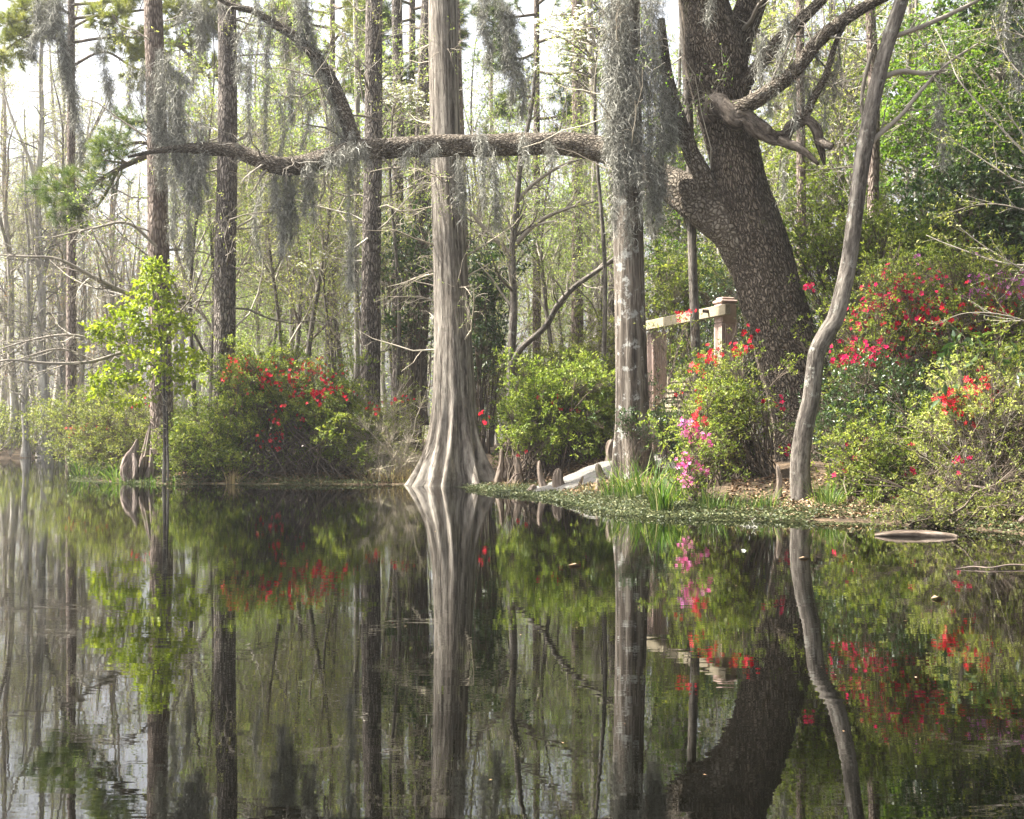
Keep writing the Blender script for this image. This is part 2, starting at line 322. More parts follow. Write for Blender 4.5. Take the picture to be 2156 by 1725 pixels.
# ---------------------------------------------------------------- setting: ground and water
def wl(x, y):  # a point of the waterline as seen in the photo
    return at(x, y, F * CH / (y - Y0))[:2]
shore = [wl(172, 1006), wl(230, 1014), wl(340, 1018), wl(480, 1019), wl(650, 1020), wl(800, 1020), wl(930, 1021), wl(1010, 1024), wl(1090, 1031), wl(1150, 1043), wl(1230, 1058),
         wl(1310, 1073), wl(1400, 1085), wl(1560, 1090), wl(1700, 1096), wl(1850, 1101), wl(2000, 1110), wl(2150, 1124), np.array([6.2, 9.0]), np.array([9, 7.5]), np.array([14, 6.5]), np.array([60, 4])]
poly = np.array(shore + [np.array(q) for q in [(90, 4), (90, 170), (-110, 170), (-110, 39), (-40, 38.5), (-17, 39.5), (-14.5, 41), (-10, 44), (-7.2, 40), (-6.8, 33), (-7.6, 27.5)]], float)
def sdist(X, Y):
    p = np.stack([X, Y], -1); best = np.full(X.shape, 1e9); inside = np.zeros(X.shape, bool); n = len(poly)
    for i in range(n):
        a, b = poly[i], poly[(i + 1) % n]; ab = b - a
        t = np.clip(((p - a) @ ab) / (ab @ ab), 0, 1); d = np.linalg.norm(p - a - t[..., None] * ab, axis=-1); best = np.minimum(best, d)
        c = (a[1] > Y) != (b[1] > Y); xx = (b[0] - a[0]) * (Y - a[1]) / (b[1] - a[1] + 1e-12) + a[0]; inside ^= c & (X < xx)
    return np.where(inside, best, -best)
def gz(X, Y):
    X = np.asarray(X, float); Y = np.asarray(Y, float); s = sdist(X, Y)
    nz = .03 * np.sin(2.1 * X + 1.3 * Y) * np.sin(1.7 * Y - .8 * X) + .02 * np.sin(5.3 * X + 2) * np.sin(4.7 * Y)
    k = np.clip(s / (3.2 - 1.5 * np.exp(-((X - 1.15) / 1.0)**2)), 0, 1); land = .02 + .46 * k * k * (3 - 2 * k) + nz * np.clip(s / .8, 0, 1)
    return np.where(s > 0, land, np.maximum(.02 + .5 * s, -.9))
def gpt(x, D): X = (x - CX) / F * D; return np.array([X, D, float(gz(X, D))])

xs = np.concatenate([np.linspace(-110, -14, 40), np.linspace(-13.5, 13.5, 200), np.linspace(14, 90, 30)]); ys = np.concatenate([np.linspace(5, 9, 10), np.linspace(9.1, 27, 190), np.linspace(27.5, 60, 60), np.linspace(62, 165, 25)])
X, Yg = np.meshgrid(xs, ys); Z = gz(X, Yg); nx, ny = len(xs), len(ys)
i = (np.arange(ny - 1)[:, None] * nx + np.arange(nx - 1)[None]).ravel()
mb = MB(); mb.add(np.stack([X, Yg, Z], -1), None, np.stack([i, i + 1, i + nx + 1, i + nx], 1))
M['ground'] = noise_mat('forest_floor', [(.3, (.022, .016, .010)), (.48, (.06, .042, .026)), (.62, (.11, .076, .047)), (.75, (.055, .062, .022))], 5, .95, .04)
g = mb.build('ground', M['ground']); g['kind'] = 'structure'

m, nt, N, Lk = mat('pond_water')
tc = N('ShaderNodeTexCoord'); mp = N('ShaderNodeMapping'); mp.inputs['Scale'].default_value = (2.6, 11., 1); Lk(tc.outputs['Object'], mp.inputs[0])
n1 = N('ShaderNodeTexNoise', Scale=1., Detail=2.5, Roughness=.5); Lk(mp.outputs[0], n1.inputs['Vector'])
mp2 = N('ShaderNodeMapping'); mp2.inputs['Scale'].default_value = (.25, .8, 1); Lk(tc.outputs['Object'], mp2.inputs[0])
n2 = N('ShaderNodeTexNoise', Scale=1., Detail=1.); Lk(mp2.outputs[0], n2.inputs['Vector'])
ad = N('ShaderNodeMath', operation='MULTIPLY_ADD'); ad.inputs[1].default_value = 1.6; Lk(n2.outputs['Fac'], ad.inputs[0]); Lk(n1.outputs['Fac'], ad.inputs[2])
bp = N('ShaderNodeBump', Distance=.00032, Strength=1.); Lk(ad.outputs[0], bp.inputs['Height'])
p = N('ShaderNodeBsdfPrincipled', Roughness=.012, IOR=1.62); p.inputs['Base Color'].default_value = (.0012, .0012, .0008, 1); Lk(bp.outputs[0], p.inputs['Normal'])
o = N('ShaderNodeOutputMaterial'); Lk(p.outputs[0], o.inputs[0]); M['water'] = m
mb = MB(); mb.add([(-110, -12, 0), (90, -12, 0), (90, 80, 0), (-110, 80, 0)], None, [(0, 1, 2, 3)]); w = mb.build('water', M['water'], smooth=False); w['kind'] = 'structure'

# pale sandy path that comes down to the water behind the second cypress
u = np.linspace(0, 1, 60); q = np.linspace(-1, 1, 22)
ctr = spline([at(1105, 1008, 17.6), at(1150, 1002, 17.4), at(1215, 988, 17.5), at(1290, 976, 17.7), at(1370, 970, 17.9), at(1440, 968, 18.0), at(1490, 967, 18.2)], 60)[:, :2]
tg = nrm(np.gradient(ctr, axis=0)); nv = np.stack([-tg[:, 1], tg[:, 0]], 1); wd = .3 + .8 * np.clip(u * 2.4, 0, 1)
PX = ctr[:, None] + nv[:, None] * (q[None, :] * wd[:, None])[..., None] * (1 + .1 * np.sin(9 * u))[:, None, None]
PZ = gz(PX[..., 0], PX[..., 1]) + .045 - .12 * np.abs(q[None])**6 + .06 * np.exp(-((u[:, None] - .35) / .25)**2) * (1 - q[None]**2) + .13 * np.clip(u[:, None] * 2 - .8, 0, 1) * (1 - q[None]**2) + .012 * np.sin(PX[..., 0] * 13) * np.sin(PX[..., 1] * 11)
i = (np.arange(59)[:, None] * 22 + np.arange(21)[None]).ravel(); mb = MB(); mb.add(np.concatenate([PX, PZ[..., None]], -1), None, np.stack([i, i + 22, i + 23, i + 1], 1)); pa = mb.build('path', M['sand']); pa['kind'] = 'structure'

# ---------------------------------------------------------------- big trees of the near bank
def trunk_obj(parent, rows, mt, n=120, k=48, amp=.05, seed=1, name='trunk', shape=None, cap=False):
    P, R = px(rows); S = spline(np.column_stack([P, R]), n); mb = MB()
    tubes(mb, S[:, :3], S[:, 3], k, v=.5, shape=shape or lumps(amp, 8, seed, 1.5), ref=(0.03, 1, 0.01), cap=cap); mb.build(name, mt, parent)
    return S[:, :3], S[:, 3]
def twig_crown(mb, P, R, spec, leafmat=None):
    """spec: list of dicts for grow(); returns last level"""
    lv = (P, R)
    for sp in spec:
        lv = grow(*lv, **sp); tubes(mb, lv[0], lv[1], 3 if sp.get('rmin', .0015) < .01 else 5, m=0)
    return lv

# pale buttressed bald cypress
t = thing('bald_cypress', 'pale bald cypress with a wide fluted base at the water edge, sunlit down its side', 'tree')
rows = [(958, 1024, 172, 20.0), (958, 1000, 148, 20.0), (958, 960, 122, 20), (958, 915, 103, 20), (958, 860, 93, 20), (957, 800, 87, 20), (955, 720, 80, 20), (951, 600, 74, 20), (946, 480, 69, 20), (941, 350, 65, 20), (936, 180, 62, 20), (933, 0, 61, 20), (931, -200, 58, 20), (930, -520, 48, 20), (930, -1000, 20, 20)]
lob = np.random.default_rng(5); lk = np.array([-2.45, -1.9, -1.3, -.8, -.3, .15, .7, 1.15, 1.6, 2.05, 2.55, 3.0]) + lob.uniform(-.1, .1, 12); la = lob.uniform(.55, 1.25, 12)
def flare(th, s):
    f = np.clip(1 - s / 1.75, 0, 1)**1.5
    ridge = sum(a * np.exp(-(np.angle(np.exp(1j * (th - c - .10 * np.sin(2.2 * s + c * 3)))) / .14)**2) for a, c in zip(la, lk))
    fine = lumps(.035, 12, 3, .35, 24)(th, s) - 1
    return 1 + fine + .055 * np.sin(3 * th + .25 * s + .6) + f * (.60 * ridge - .27)
S = trunk_obj(t, rows, M['cypress'], n=260, k=128, shape=flare)
mb = MB(); sel = (S[0][:, 2] > 2.2) & (S[0][:, 2] < 9)
lv = grow(S[0][sel], S[1][sel], 34, 0, 1, .5, 1.9, 6, 1.1, 1.6, .02, .22, .06, .006, .5); tubes(mb, *lv, 4)
l2 = grow(*lv, 7, .2, 1, .25, .8, 5, .4, 1.0, -.02, .25, .5); tubes(mb, *l2, 3); l3 = grow(*l2, 3, .2, 1, .1, .35, 4, .4, 1.0, -.03, .3, .6); tubes(mb, *l3, 3)
mb.build('twig_sprays', M['ptwig'], t)
mb = MB(); tp = l3[0][:, 1:].reshape(-1, 3); tp = tp[rng.random(len(tp)) < .55]; leaves(mb, tp, rdir(len(tp)) + [0, 0, -.2], .05, .012, upb=.2); mb.build('foliage', M['feather'], t)
tp = S[0]

# second cypress, carrying the moss
t = thing('bald_cypress', 'straight bald cypress with white lichen patches, moss covered above, beside the pale path', 'tree')
rows = [(1335, 1012, 96, 16.6), (1334, 985, 86, 16.6), (1332, 950, 79, 16.6), (1331, 880, 71, 16.6), (1329, 780, 65, 16.6), (1326, 640, 62, 16.6), (1323, 500, 61, 16.6), (1320, 300, 60, 16.6), (1318, 100, 58, 16.6), (1316, -100, 55, 16.6), (1314, -500, 45, 16.6), (1312, -900, 22, 16.6)]
def flare2(th, s):
    f = np.clip(1 - s / 1.1, 0, 1)**1.6
    return lumps(.05, 11, 12, .4, 22)(th, s) + f * .16 * np.sin(5 * th + .6)
S2 = trunk_obj(t, rows, M['cypress2'], n=200, k=96, shape=flare2)
mb = MB(); sel = (S2[0][:, 2] > 4.5); lv = grow(S2[0][sel], S2[1][sel], 40, 0, 1, .5, 1.6, 6, 1.0, 1.6, .0, .3, .06, .006); tubes(mb, *lv, 4); l2 = grow(*lv, 6, .2, 1, .2, .6, 5, .4, 1.1, 0, .35, .5); tubes(mb, *l2, 3)
mb.build('twig_sprays', M['ptwig'], t)

# live oak
OD = 16.6
t = thing('live_oak', 'massive leaning live oak with furrowed dark bark and a long limb reaching over the water', 'tree')
oakrows = [(1740, 1000, 215, OD), (1722, 940, 185, OD), (1705, 880, 160, OD), (1678, 800, 142, OD), (1652, 720, 134, OD), (1622, 620, 134, OD), (1590, 500, 128, OD), (1560, 400, 112, OD), (1540, 300, 108, OD + .1), (1522, 200, 122, OD + .1), (1505, 110, 130, OD + .1), (1490, 40, 104, OD + .1), (1465, -60, 92, OD + .1), (1430, -220, 76, OD), (1400, -420, 56, OD - .4)]
OK_ = trunk_obj(t, oakrows, M['oak'], n=220, k=72, amp=.06, seed=4)
mb = MB(); fork = limb(mb, [(1530, 130, 92, OD + .2), (1556, 70, 66, OD + .25), (1585, 0, 60, OD + .3), (1630, -120, 54, OD + .5), (1700, -300, 44, OD + .8)], 40, 28, .06, seed=8); mb.build('fork', M['oak'], t)
mb = MB(); big = limb(mb, [(1585, 560, 90, OD), (1545, 492, 92, OD), (1500, 450, 88, OD + .1), (1440, 405, 80, OD + .35), (1385, 373, 64, OD + .6), (1330, 345, 56, OD + .8), (1275, 318, 52, OD + 1), (1200, 303, 50, OD + 1.1), (1100, 304, 46, OD + 1.2), (1000, 307, 46, OD + 1.2), (900, 308, 45, OD + 1.1), (810, 312, 43, OD + 1.1), (745, 317, 44, OD + 1), (690, 331, 40, OD + .9), (640, 345, 38, OD + .9), (590, 350, 38, OD + .8), (540, 335, 34, OD + .8), (490, 316, 30, OD + .8), (440, 314, 27, OD + .8), (390, 312, 20, OD + .8), (330, 318, 11, OD + .8), (270, 330, 5, OD + .8)], 230, 36, .07, seed=6); mb.build('long_limb', M['oaklimb'], t)
mb = MB(); b2 = limb(mb, [(745, 322, 44, OD + 1), (740, 285, 34, OD + 1), (728, 245, 32, OD + 1), (708, 195, 30, OD + 1), (682, 145, 27, OD + 1), (655, 108, 25, OD + 1), (620, 76, 21, OD + 1), (580, 52, 18, OD + 1), (535, 24, 15, OD + 1), (485, 10, 12, OD + 1), (420, -30, 8, OD + 1)], 70, 20, .08, seed=9); mb.build('rising_branch', M['oaklimb'], t)
mb = MB(); st = limb(mb, [(1500, 415, 48, OD), (1480, 372, 42, OD - .05), (1456, 325, 34, OD), (1434, 265, 31, OD), (1417, 210, 27, OD), (1402, 140, 22, OD), (1392, 40, 15, OD)], 50, 24, .1, seed=10); mb.build('stub_limb', M['oaklimb'], t)
mb = MB()
c1 = limb(mb, [(1500, 236, 62, OD), (1514, 222, 54, OD - .3), (1530, 232, 44, OD - .5), (1552, 250, 46, OD - .6), (1572, 252, 36, OD - .65), (1600, 274, 36, OD - .7), (1630, 291, 30, OD - .75), (1652, 288, 25, OD - .8), (1668, 266, 22, OD - .8), (1698, 254, 22, OD - .85), (1718, 272, 23, OD - .9), (1726, 305, 18, OD - .9), (1736, 347, 6, OD - .9)], 160, 30, .26, seed=11)
limb(mb, [(1640, 296, 24, OD - .8), (1686, 314, 16, OD - .9), (1723, 346, 7, OD - 1)], 26, 14, .2, seed=12); limb(mb, [(1722, 292, 16, OD - .9), (1738, 302, 19, OD - 1), (1752, 309, 14, OD - 1.05)], 14, 14, .3, seed=13)
mb.build('broken_limb', M['knurl'], t)
mb = MB()
c2 = limb(mb, [(1540, 235, 44, OD - .5), (1570, 222, 36, OD - .7), (1617, 194, 32, OD - .8), (1676, 146, 30, OD - .9), (1720, 91, 29, OD - 1), (1780, 41, 27, OD - 1), (1850, 0, 22, OD - 1), (1960, -50, 14, OD - 1)], 60, 16, .08, seed=14)
c3 = limb(mb, [(1560, 190, 30, OD - .1), (1600, 135, 28, OD - .2), (1636, 91, 27, OD - .3), (1680, 50, 25, OD - .4), (1730, 0, 22, OD - .5), (1800, -70, 15, OD - .5)], 50, 16, .08, seed=15)
c4 = limb(mb, [(1690, 254, 20, OD - .85), (1714, 203, 17, OD - .9), (1739, 156, 14, OD - 1), (1758, 94, 11, OD - 1), (1780, 50, 7, OD - 1)], 30, 10, .08, seed=16)
mb.build('right_limbs', M['oaklimb'], t)
mb = MB()
for PR, per, l0, l1 in ((b2, 16, .5, 1.4), (c2, 18, .4, 1.4), (c3, 12, .4, 1.3), (c4, 12, .3, .9), ((big[0][100:], big[1][100:]), 26, .25, 1.0), (fork, 12, .5, 1.5), (st, 8, .3, .9)):
    lv = grow(*PR, per, .1, 1, l0, l1, 6, .5, 1.4, .02, .3, .16, .005); tubes(mb, *lv, 4); l2 = grow(*lv, 5, .2, 1, .2, .6, 5, .4, 1.1, 0, .3, .5); tubes(mb, *l2, 3); l3 = grow(*l2, 3, .2, 1, .1, .3, 4, .4, 1.0, 0, .3, .6); tubes(mb, *l3, 3)
mb.build('twig_sprays', M['twig'], t)
mb = MB(); tips, dd = blob_pts([(1650, -330, 460, 170), (1950, -280, 380, 170), (2250, -200, 300, 200)], 2200, 3.0, OD, .5); shade_tips, d3 = blob_pts([(1040, -700, 280, 110), (1180, -640, 160, 90)], 950, 1.9, 14.0, .6); tips = np.concatenate([tips, shade_tips]); dd = np.concatenate([dd, d3]); shade_tips2, d2 = blob_pts([(1330, -640, 330, 130), (1500, -560, 200, 90)], 450, 2.2, 14.8, .5); tips = np.concatenate([tips, shade_tips2]); dd = np.concatenate([dd, d2]); tufts(mb, tips, dd, 7, .11, .05); mb.build('crown', M['glossy_dark_leaf'], t)  # includes unseen leaf clusters over the water, added to shade the right bank

# pale leaning tree in front of the oak
t = thing('leaning_tree', 'smooth grey bent tree leaning over in front of the live oak trunk', 'tree')
LD = 13.4
LT = trunk_obj(t, [(1690, 1075, 58, LD), (1689, 1055, 48, LD), (1686, 1010, 43, LD), (1687, 961, 41, LD), (1697, 890, 39, LD), (1709, 838, 37, LD), (1715, 780, 35, LD), (1722, 738, 36, LD), (1742, 700, 37, LD), (1760, 668, 36, LD), (1779, 592, 34, LD), (1789, 539, 33, LD), (1798, 469, 33, LD), (1808, 390, 32, LD), (1815, 340, 34, LD), (1824, 290, 34, LD), (1834, 236, 31, LD), (1848, 170, 31, LD), (1860, 120, 30, LD), (1882, 47, 30, LD), (1900, -10, 28, LD), (1930, -150, 24, LD), (1970, -350, 16, LD)], M['grey'], n=160, k=40, amp=.05, seed=20)
mb = MB()
for r in ([(1850, 165, 14, LD), (1900, 150, 11, LD), (1945, 155, 9, LD), (1990, 148, 5, LD + .1)], [(1816, 320, 14, LD), (1850, 285, 11, LD), (1900, 240, 9, LD), (1940, 190, 8, LD), (2000, 130, 6, LD + .2), (2080, 80, 4, LD + .3)], [(1872, 80, 12, LD), (1930, 60, 10, LD), (2000, 30, 9, LD + .2), (2080, -10, 6, LD + .4)], [(1835, 110, 9, LD + .1), (1815, 200, 8, LD + .2), (1822, 300, 5, LD + .3)]):
    PR = limb(mb, r, 20, 8, .05); lv = grow(*PR, 9, .2, 1, .25, .8, 5, .4, 1.2, .02, .25, .4, .003); tubes(mb, *lv, 3); l2 = grow(*lv, 4, .2, 1, .15, .4, 4, .4, 1, 0, .3, .6); tubes(mb, *l2, 3)
mb.build('twig_sprays', M['twig'], t)

# pines and other trunks behind the azaleas
def pine(label, rows, mt, seed, limbs=34, zlo=2.2, crown=True, k=36, name='pine_tree', Ls=(.8, 2.8), twm='twig', budm='bud', budn=.5):
    t = thing(name, label, 'tree'); S = trunk_obj(t, rows, mt, n=110, k=k, amp=.05, seed=seed)
    if limbs:
        mb = MB(); sel = (S[0][:, 2] > zlo) & (S[0][:, 2] < CH + 907 / F * rows[0][3] + .7); lv = grow(S[0][sel], S[1][sel], int(limbs * .75), 0, .9, *Ls, 6, 1.0, 1.6, .03, .22, .13, .006); tubes(mb, *lv, 4)
        l2 = grow(*lv, 6, .15, 1, .3, 1.0, 5, .4, 1.1, 0, .28, .5, .002); tubes(mb, *l2, 3); l3 = grow(*l2, 4, .2, 1, .12, .45, 4, .4, 1.1, 0, .3, .6, .0018); tubes(mb, *l3, 3)
        l4 = grow(*l3, 2, .2, 1, .1, .3, 4, .4, 1.1, 0, .3, .7, .0022); tubes(mb, *l4, 3); l3 = l4
        mb.build('twig_sprays', M[twm], t)
        tp = l3[0][:, 1:].reshape(-1, 3); tp = tp[rng.random(len(tp)) < budn]
        if len(tp): mb = MB(); leaves(mb, tp, rdir(len(tp)), .045, .02); mb.build('foliage', M[budm], t)
    return t, S
def vt(x, yb, w, D, x1=None, lean=0, top=-700):
    """nearly straight trunk rows"""
    x1 = x if x1 is None else x1
    f = lambda y: x + (x1 - x) * (yb - y) / yb
    return [(x, yb + 25, w * 1.5, D), (f(yb - 10), yb - 10, w * 1.22, D), (f(yb - 60), yb - 60, w * 1.08, D), (f(yb * .6), yb * .6, w, D), (f(yb * .3) + lean, yb * .3, w * .93, D), (f(0), 0, w * .85, D), (f(-300), -300, w * .66, D), (f(top), top, w * .25, D)]
pine('ragged brown pine trunk rising behind the red azalea, crossed by the oak limb', vt(472, 960, 44, 21.5, 478, 3), M['pine'], 31, 30)
red_pine, _ = pine('reddish brown mossy pine standing behind the yellow green maple sapling', vt(342, 930, 44, 22.0, 322, 3), M['redpine'], 32, 26)
pine('dark furrowed pine trunk between the red azalea and the pale cypress', vt(779, 880, 40, 23.0, 787, 2), M['pine'], 33, 30)
pine('slim dark pine trunk seen just past the furrowed pine, beside the pale cypress', vt(839, 860, 25, 27.0, 836, 1), M['pine'], 34, 16)
pine('dark pine trunk closest behind the pale cypress, flared at its foot', vt(876, 870, 38, 26.0, 905, -4), M['pine'], 35, 16)
pine('brown pine trunk rising behind the bright green azalea bush', vt(1216, 800, 24, 28.0, 1214, 1), M['redpine'], 36, 22, budm='olive')
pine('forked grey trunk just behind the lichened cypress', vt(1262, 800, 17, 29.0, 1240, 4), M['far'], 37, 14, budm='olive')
pine('thin dark trunk half hidden by the lichened cypress', vt(1292, 820, 24, 27.0, 1296, 0), M['pine'], 38, 12, budm='olive')
pine('brown trunk at the oak\'s far side above the crimson azaleas', vt(1842, 760, 24, 20.0, 1832, 6), M['redpine'], 39, 20, k=20, budm='lime')
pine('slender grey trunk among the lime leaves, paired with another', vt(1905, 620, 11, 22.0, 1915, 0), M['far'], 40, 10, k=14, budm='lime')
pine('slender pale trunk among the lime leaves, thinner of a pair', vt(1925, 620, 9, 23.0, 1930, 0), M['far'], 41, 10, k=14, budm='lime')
pine('dim brown trunk in the shade between oak and bent tree', vt(1690, 760, 20, 21.5, 1684, 0), M['redpine'], 42, 10, k=14, budm='olive')
pine('slim pale smooth trunk in front of the swing frame\'s beam', vt(1472, 900, 19, 17.0, 1436, 5), M['grey'], 43, 8, zlo=4, k=18, budm='lime')
pine('thin grey trunk beside the furrowed pine, half hidden', vt(752, 860, 12, 26.0, 748, 3), M['far'], 44, 10, k=12)
pine('brownish trunk standing behind the pale cypress near the top', vt(985, 820, 24, 28.0, 957, 0), M['redpine'], 45, 14)

# small forked tree with the arching branch, behind the green azalea
t = thing('small_tree', 'small grey forked tree with an arching bare branch behind the green azalea bush', 'tree'); mb = MB(); SD = 22.5
a_ = limb(mb, [(1075, 860, 20, SD), (1076, 770, 18, SD), (1082, 640, 16, SD), (1078, 540, 15, SD), (1088, 430, 13, SD), (1096, 340, 11, SD), (1120, 220, 8, SD), (1130, 100, 5, SD)], 60, 14, .06, seed=50)
mb.build('trunk', M['grey'], t); mb = MB()
b_ = limb(mb, [(1076, 775, 14, SD), (1098, 733, 13, SD - .3), (1147, 689, 12, SD - .6), (1175, 642, 12, SD - .8), (1209, 605, 11, SD - .9), (1247, 577, 10, SD - 1), (1296, 542, 8, SD - 1.1), (1330, 500, 5, SD - 1.1)], 50, 12, .05, seed=51); mb.build('arching_branch', M['grey'], t); mb = MB()
r1 = limb(mb, [(1078, 540, 12, SD), (1040, 500, 10, SD), (1010, 470, 8, SD), (985, 440, 5, SD)], 20, 8, .05); r2 = limb(mb, [(1080, 520, 12, SD), (1130, 470, 9, SD), (1190, 440, 7, SD), (1250, 425, 4, SD)], 20, 8, .05); r3 = limb(mb, [(1085, 430, 10, SD), (1120, 390, 8, SD), (1180, 350, 6, SD), (1240, 330, 4, SD)], 20, 8, .05)
lv = [grow(*q_, 12, .25, 1, .4, 1.3, 6, .4, 1.2, .05, .2, .45, .004) for q_ in (a_, a_, b_, r1, r2, r3)]
for l_ in lv:
    tubes(mb, *l_, 4); l2 = grow(*l_, 5, .2, 1, .2, .7, 5, .4, 1, .03, .25, .5, .002); tubes(mb, *l2, 3); l3 = grow(*l2, 3, .2, 1, .1, .4, 4, .4, 1, .02, .3, .6, .0018); tubes(mb, *l3, 3); leaves(mb, l3[0][:, 2:].reshape(-1, 3), rdir(len(l3[0]) * 2), .045, .022, m=1)
mb.build('crown', [M['twig'], M['bud']], t)

# ---------------------------------------------------------------- bushes
def bush(name, label, cat, blobs, D, rz, base, clumps, per, nl, L, W, lm, csize=.16, stem=(.012, .004), stemm='dtwig', blooms=(), group=None, lift=.25, spread=1., bare=0):
    """blobs: outline of the bush; base: (x0, x1) foot range in photo px at D. blooms: (blobs, n, material, size, rz)"""
    t = thing(name, label, cat, group)
    cc, cu = blob_pts(blobs, clumps, rz, D, .4); k = clumps; cc = cc + cu * (uni(0, 1, k) ** 3.2 * .55)[:, None] * [1, 1, 1.1]
    bx = uni(*base, k); bD = D + rng.normal(0, rz * .3, k); b = np.stack([(bx - CX) / F * bD, bD, np.zeros(k)], 1); b[:, 2] = gz(b[:, 0], b[:, 1]) - .03
    mid = b * .45 + cc * .55 + rng.normal(0, .08, (k, 3)); mid[:, :2] = b[:, :2] * .6 + cc[:, :2] * .4 + rng.normal(0, .06, (k, 2))
    tt = np.linspace(0, 1, 7)[None, :, None]; P = (1 - tt)**2 * b[:, None] + 2 * tt * (1 - tt) * mid[:, None] + tt**2 * cc[:, None]; P[:, 1:-1] += rng.normal(0, .02, (k, 5, 3))
    mb = MB(); tubes(mb, P, stem[0] + (stem[1] - stem[0]) * np.linspace(0, 1, 7)[None] * np.ones((k, 1)), 4)
    tips = np.repeat(cc, per, 0) + rng.normal(0, csize, (k * per, 3)) * [1, 1, .75]; o_ = np.repeat(P[:, 5], per, 0); md = (o_ + tips) / 2 + rng.normal(0, csize * .2, tips.shape)
    tubes(mb, np.stack([o_, md, tips], 1), np.tile([[.003, .0024, .0016]], (len(tips), 1)), 3)
    if bare:
        br = grow(P, np.full(P.shape[:2], .004), bare, .2, 1, .2, .7, 6, .3, 1.2, .02, .3, .6, .0018); tubes(mb, *br, 3)
    mb.build('stems', M[stemm], t)
    if nl: mb = MB(); tufts(mb, tips, nrm(tips - o_), nl, L, W, spread=spread, lift=lift); mb.build('foliage', M[lm], t)
    if blooms:
        mb = MB(); ms = []
        for bl, n, mk, sz, rzz in blooms:
            if M[mk] not in ms: ms.append(M[mk])
            nc = max(1, int(n / 1.8)); c0, cu = blob_pts(bl, nc, rzz, D, .5, .9); ii = rng.integers(0, nc, n); ps = c0[ii] + rng.normal(0, sz * 1.3, (n, 3)); nr = nrm(cu[ii] * .5 + rdir(n) * .7 + [-.2, -.7, .35]); flowers(mb, ps, nr, sz, m=ms.index(M[mk]))
        mb.build('blossoms', ms, t)
    return t

# left bank
bush('azalea_bush', 'large red flowering azalea on the left bank, its flowers thickest at its left end', 'bush', [(600, 860, 150, 105), (530, 810, 75, 70), (690, 870, 80, 95), (500, 900, 60, 80), (720, 930, 50, 60), (560, 780, 60, 40)], 21.3, .9, (450, 780), 230, 20, 8, .06, .026, 'azalea', csize=.12,
     blooms=[([(525, 785, 52, 42)], 240, 'coral', .034, 1.0), ([(620, 800, 130, 60)], 230, 'red', .034, .9), ([(580, 925, 28, 28)], 40, 'coral', .036, 1.15), ([(600, 860, 140, 80)], 70, 'coral', .032, 1.3), ([(690, 840, 60, 40)], 60, 'red', .034, .9)])
bush('azalea_bush', 'low olive azalea thicket with scattered red flowers beside the dark pine', 'bush', [(810, 910, 75, 65), (770, 930, 60, 70)], 21.3, .7, (740, 880), 60, 22, 6, .05, .016, 'olive', bare=3, stemm='ptwig', blooms=[([(790, 860, 40, 14)], 14, 'red', .035, .7), ([(860, 845, 40, 12)], 10, 'red', .03, .7)])
bush('shrub', 'mixed green shrub filling the bank between the driftwood stumps and red azalea', 'bush', [(430, 930, 70, 55), (400, 950, 50, 45), (470, 960, 50, 40)], 21.0, .5, (370, 500), 70, 24, 8, .06, .022, 'azalea')
bush('shrub', 'olive green shrub behind the driftwood stumps', 'bush', [(260, 900, 75, 60), (210, 930, 50, 45), (340, 900, 60, 50)], 22.5, .7, (190, 370), 80, 26, 7, .05, .022, 'olive', blooms=[([(290, 850, 60, 18)], 16, 'red', .03, .7)])
bush('azalea_bush', 'small red azalea at the tip of the bank beside the long grass', 'bush', [(180, 910, 38, 22), (160, 935, 25, 25)], 23.4, .4, (165, 200), 16, 18, 5, .045, .02, 'olive', csize=.1, blooms=[([(165, 905, 22, 16)], 34, 'coral', .032, .3), ([(215, 900, 20, 12)], 12, 'red', .032, .3)])
bush('shrub', 'distant grey green shrub under the far trunks behind the bank tip', 'bush', [(150, 880, 60, 60), (240, 850, 60, 50)], 30, .9, (120, 280), 50, 24, 6, .07, .03, 'olive', csize=.25)
bush('twig_bush', 'dry brown twig thicket leaning beside the pale cypress base', 'bush', [(830, 955, 55, 45)], 20.7, .45, (800, 880), 34, 18, 2, .04, .012, 'olive', stemm='ptwig', bare=9, csize=.12)
# centre
bush('azalea_bush', 'bright green rounded azalea with a few red flowers between the two cypresses', 'bush', [(1172, 870, 112, 92), (1112, 880, 56, 78), (1248, 865, 52, 100), (1190, 795, 90, 40), (1135, 925, 70, 32)], 19.3, .8, (1060, 1290), 190, 18, 8, .062, .028, 'azalea_bright', csize=.11,
     blooms=[([(1155, 850, 28, 16)], 12, 'coral', .042, .95), ([(1210, 865, 30, 12)], 5, 'coral', .04, .95), ([(1095, 945, 8, 8)], 2, 'red', .04, .95), ([(1020, 875, 14, 20)], 6, 'red', .035, .8)])
bush('shrub', 'pale green shrub behind the bright azalea and small forked tree', 'bush', [(1070, 800, 60, 60), (1180, 770, 90, 40), (1260, 740, 60, 50)], 24, .9, (1040, 1290), 60, 24, 7, .06, .026, 'olive', csize=.22)
bush('broadleaf_shrub', 'dark glossy broadleaf shrub behind the pale cypress trunk', 'bush', [(1015, 660, 30, 90), (1020, 560, 35, 50), (1000, 740, 24, 60)], 23.5, .5, (1000, 1030), 46, 12, 5, .12, .05, 'glossy_dark_leaf', csize=.16)
bush('broadleaf_shrub', 'dark leafy shrub with reddish blooms between two dark pine trunks', 'bush', [(850, 700, 30, 40), (900, 560, 26, 80), (830, 540, 30, 40)], 25, .5, (840, 890), 36, 12, 5, .11, .05, 'glossy_dark_leaf', csize=.2, blooms=[([(830, 690, 30, 14)], 6, 'red', .035, .5)])
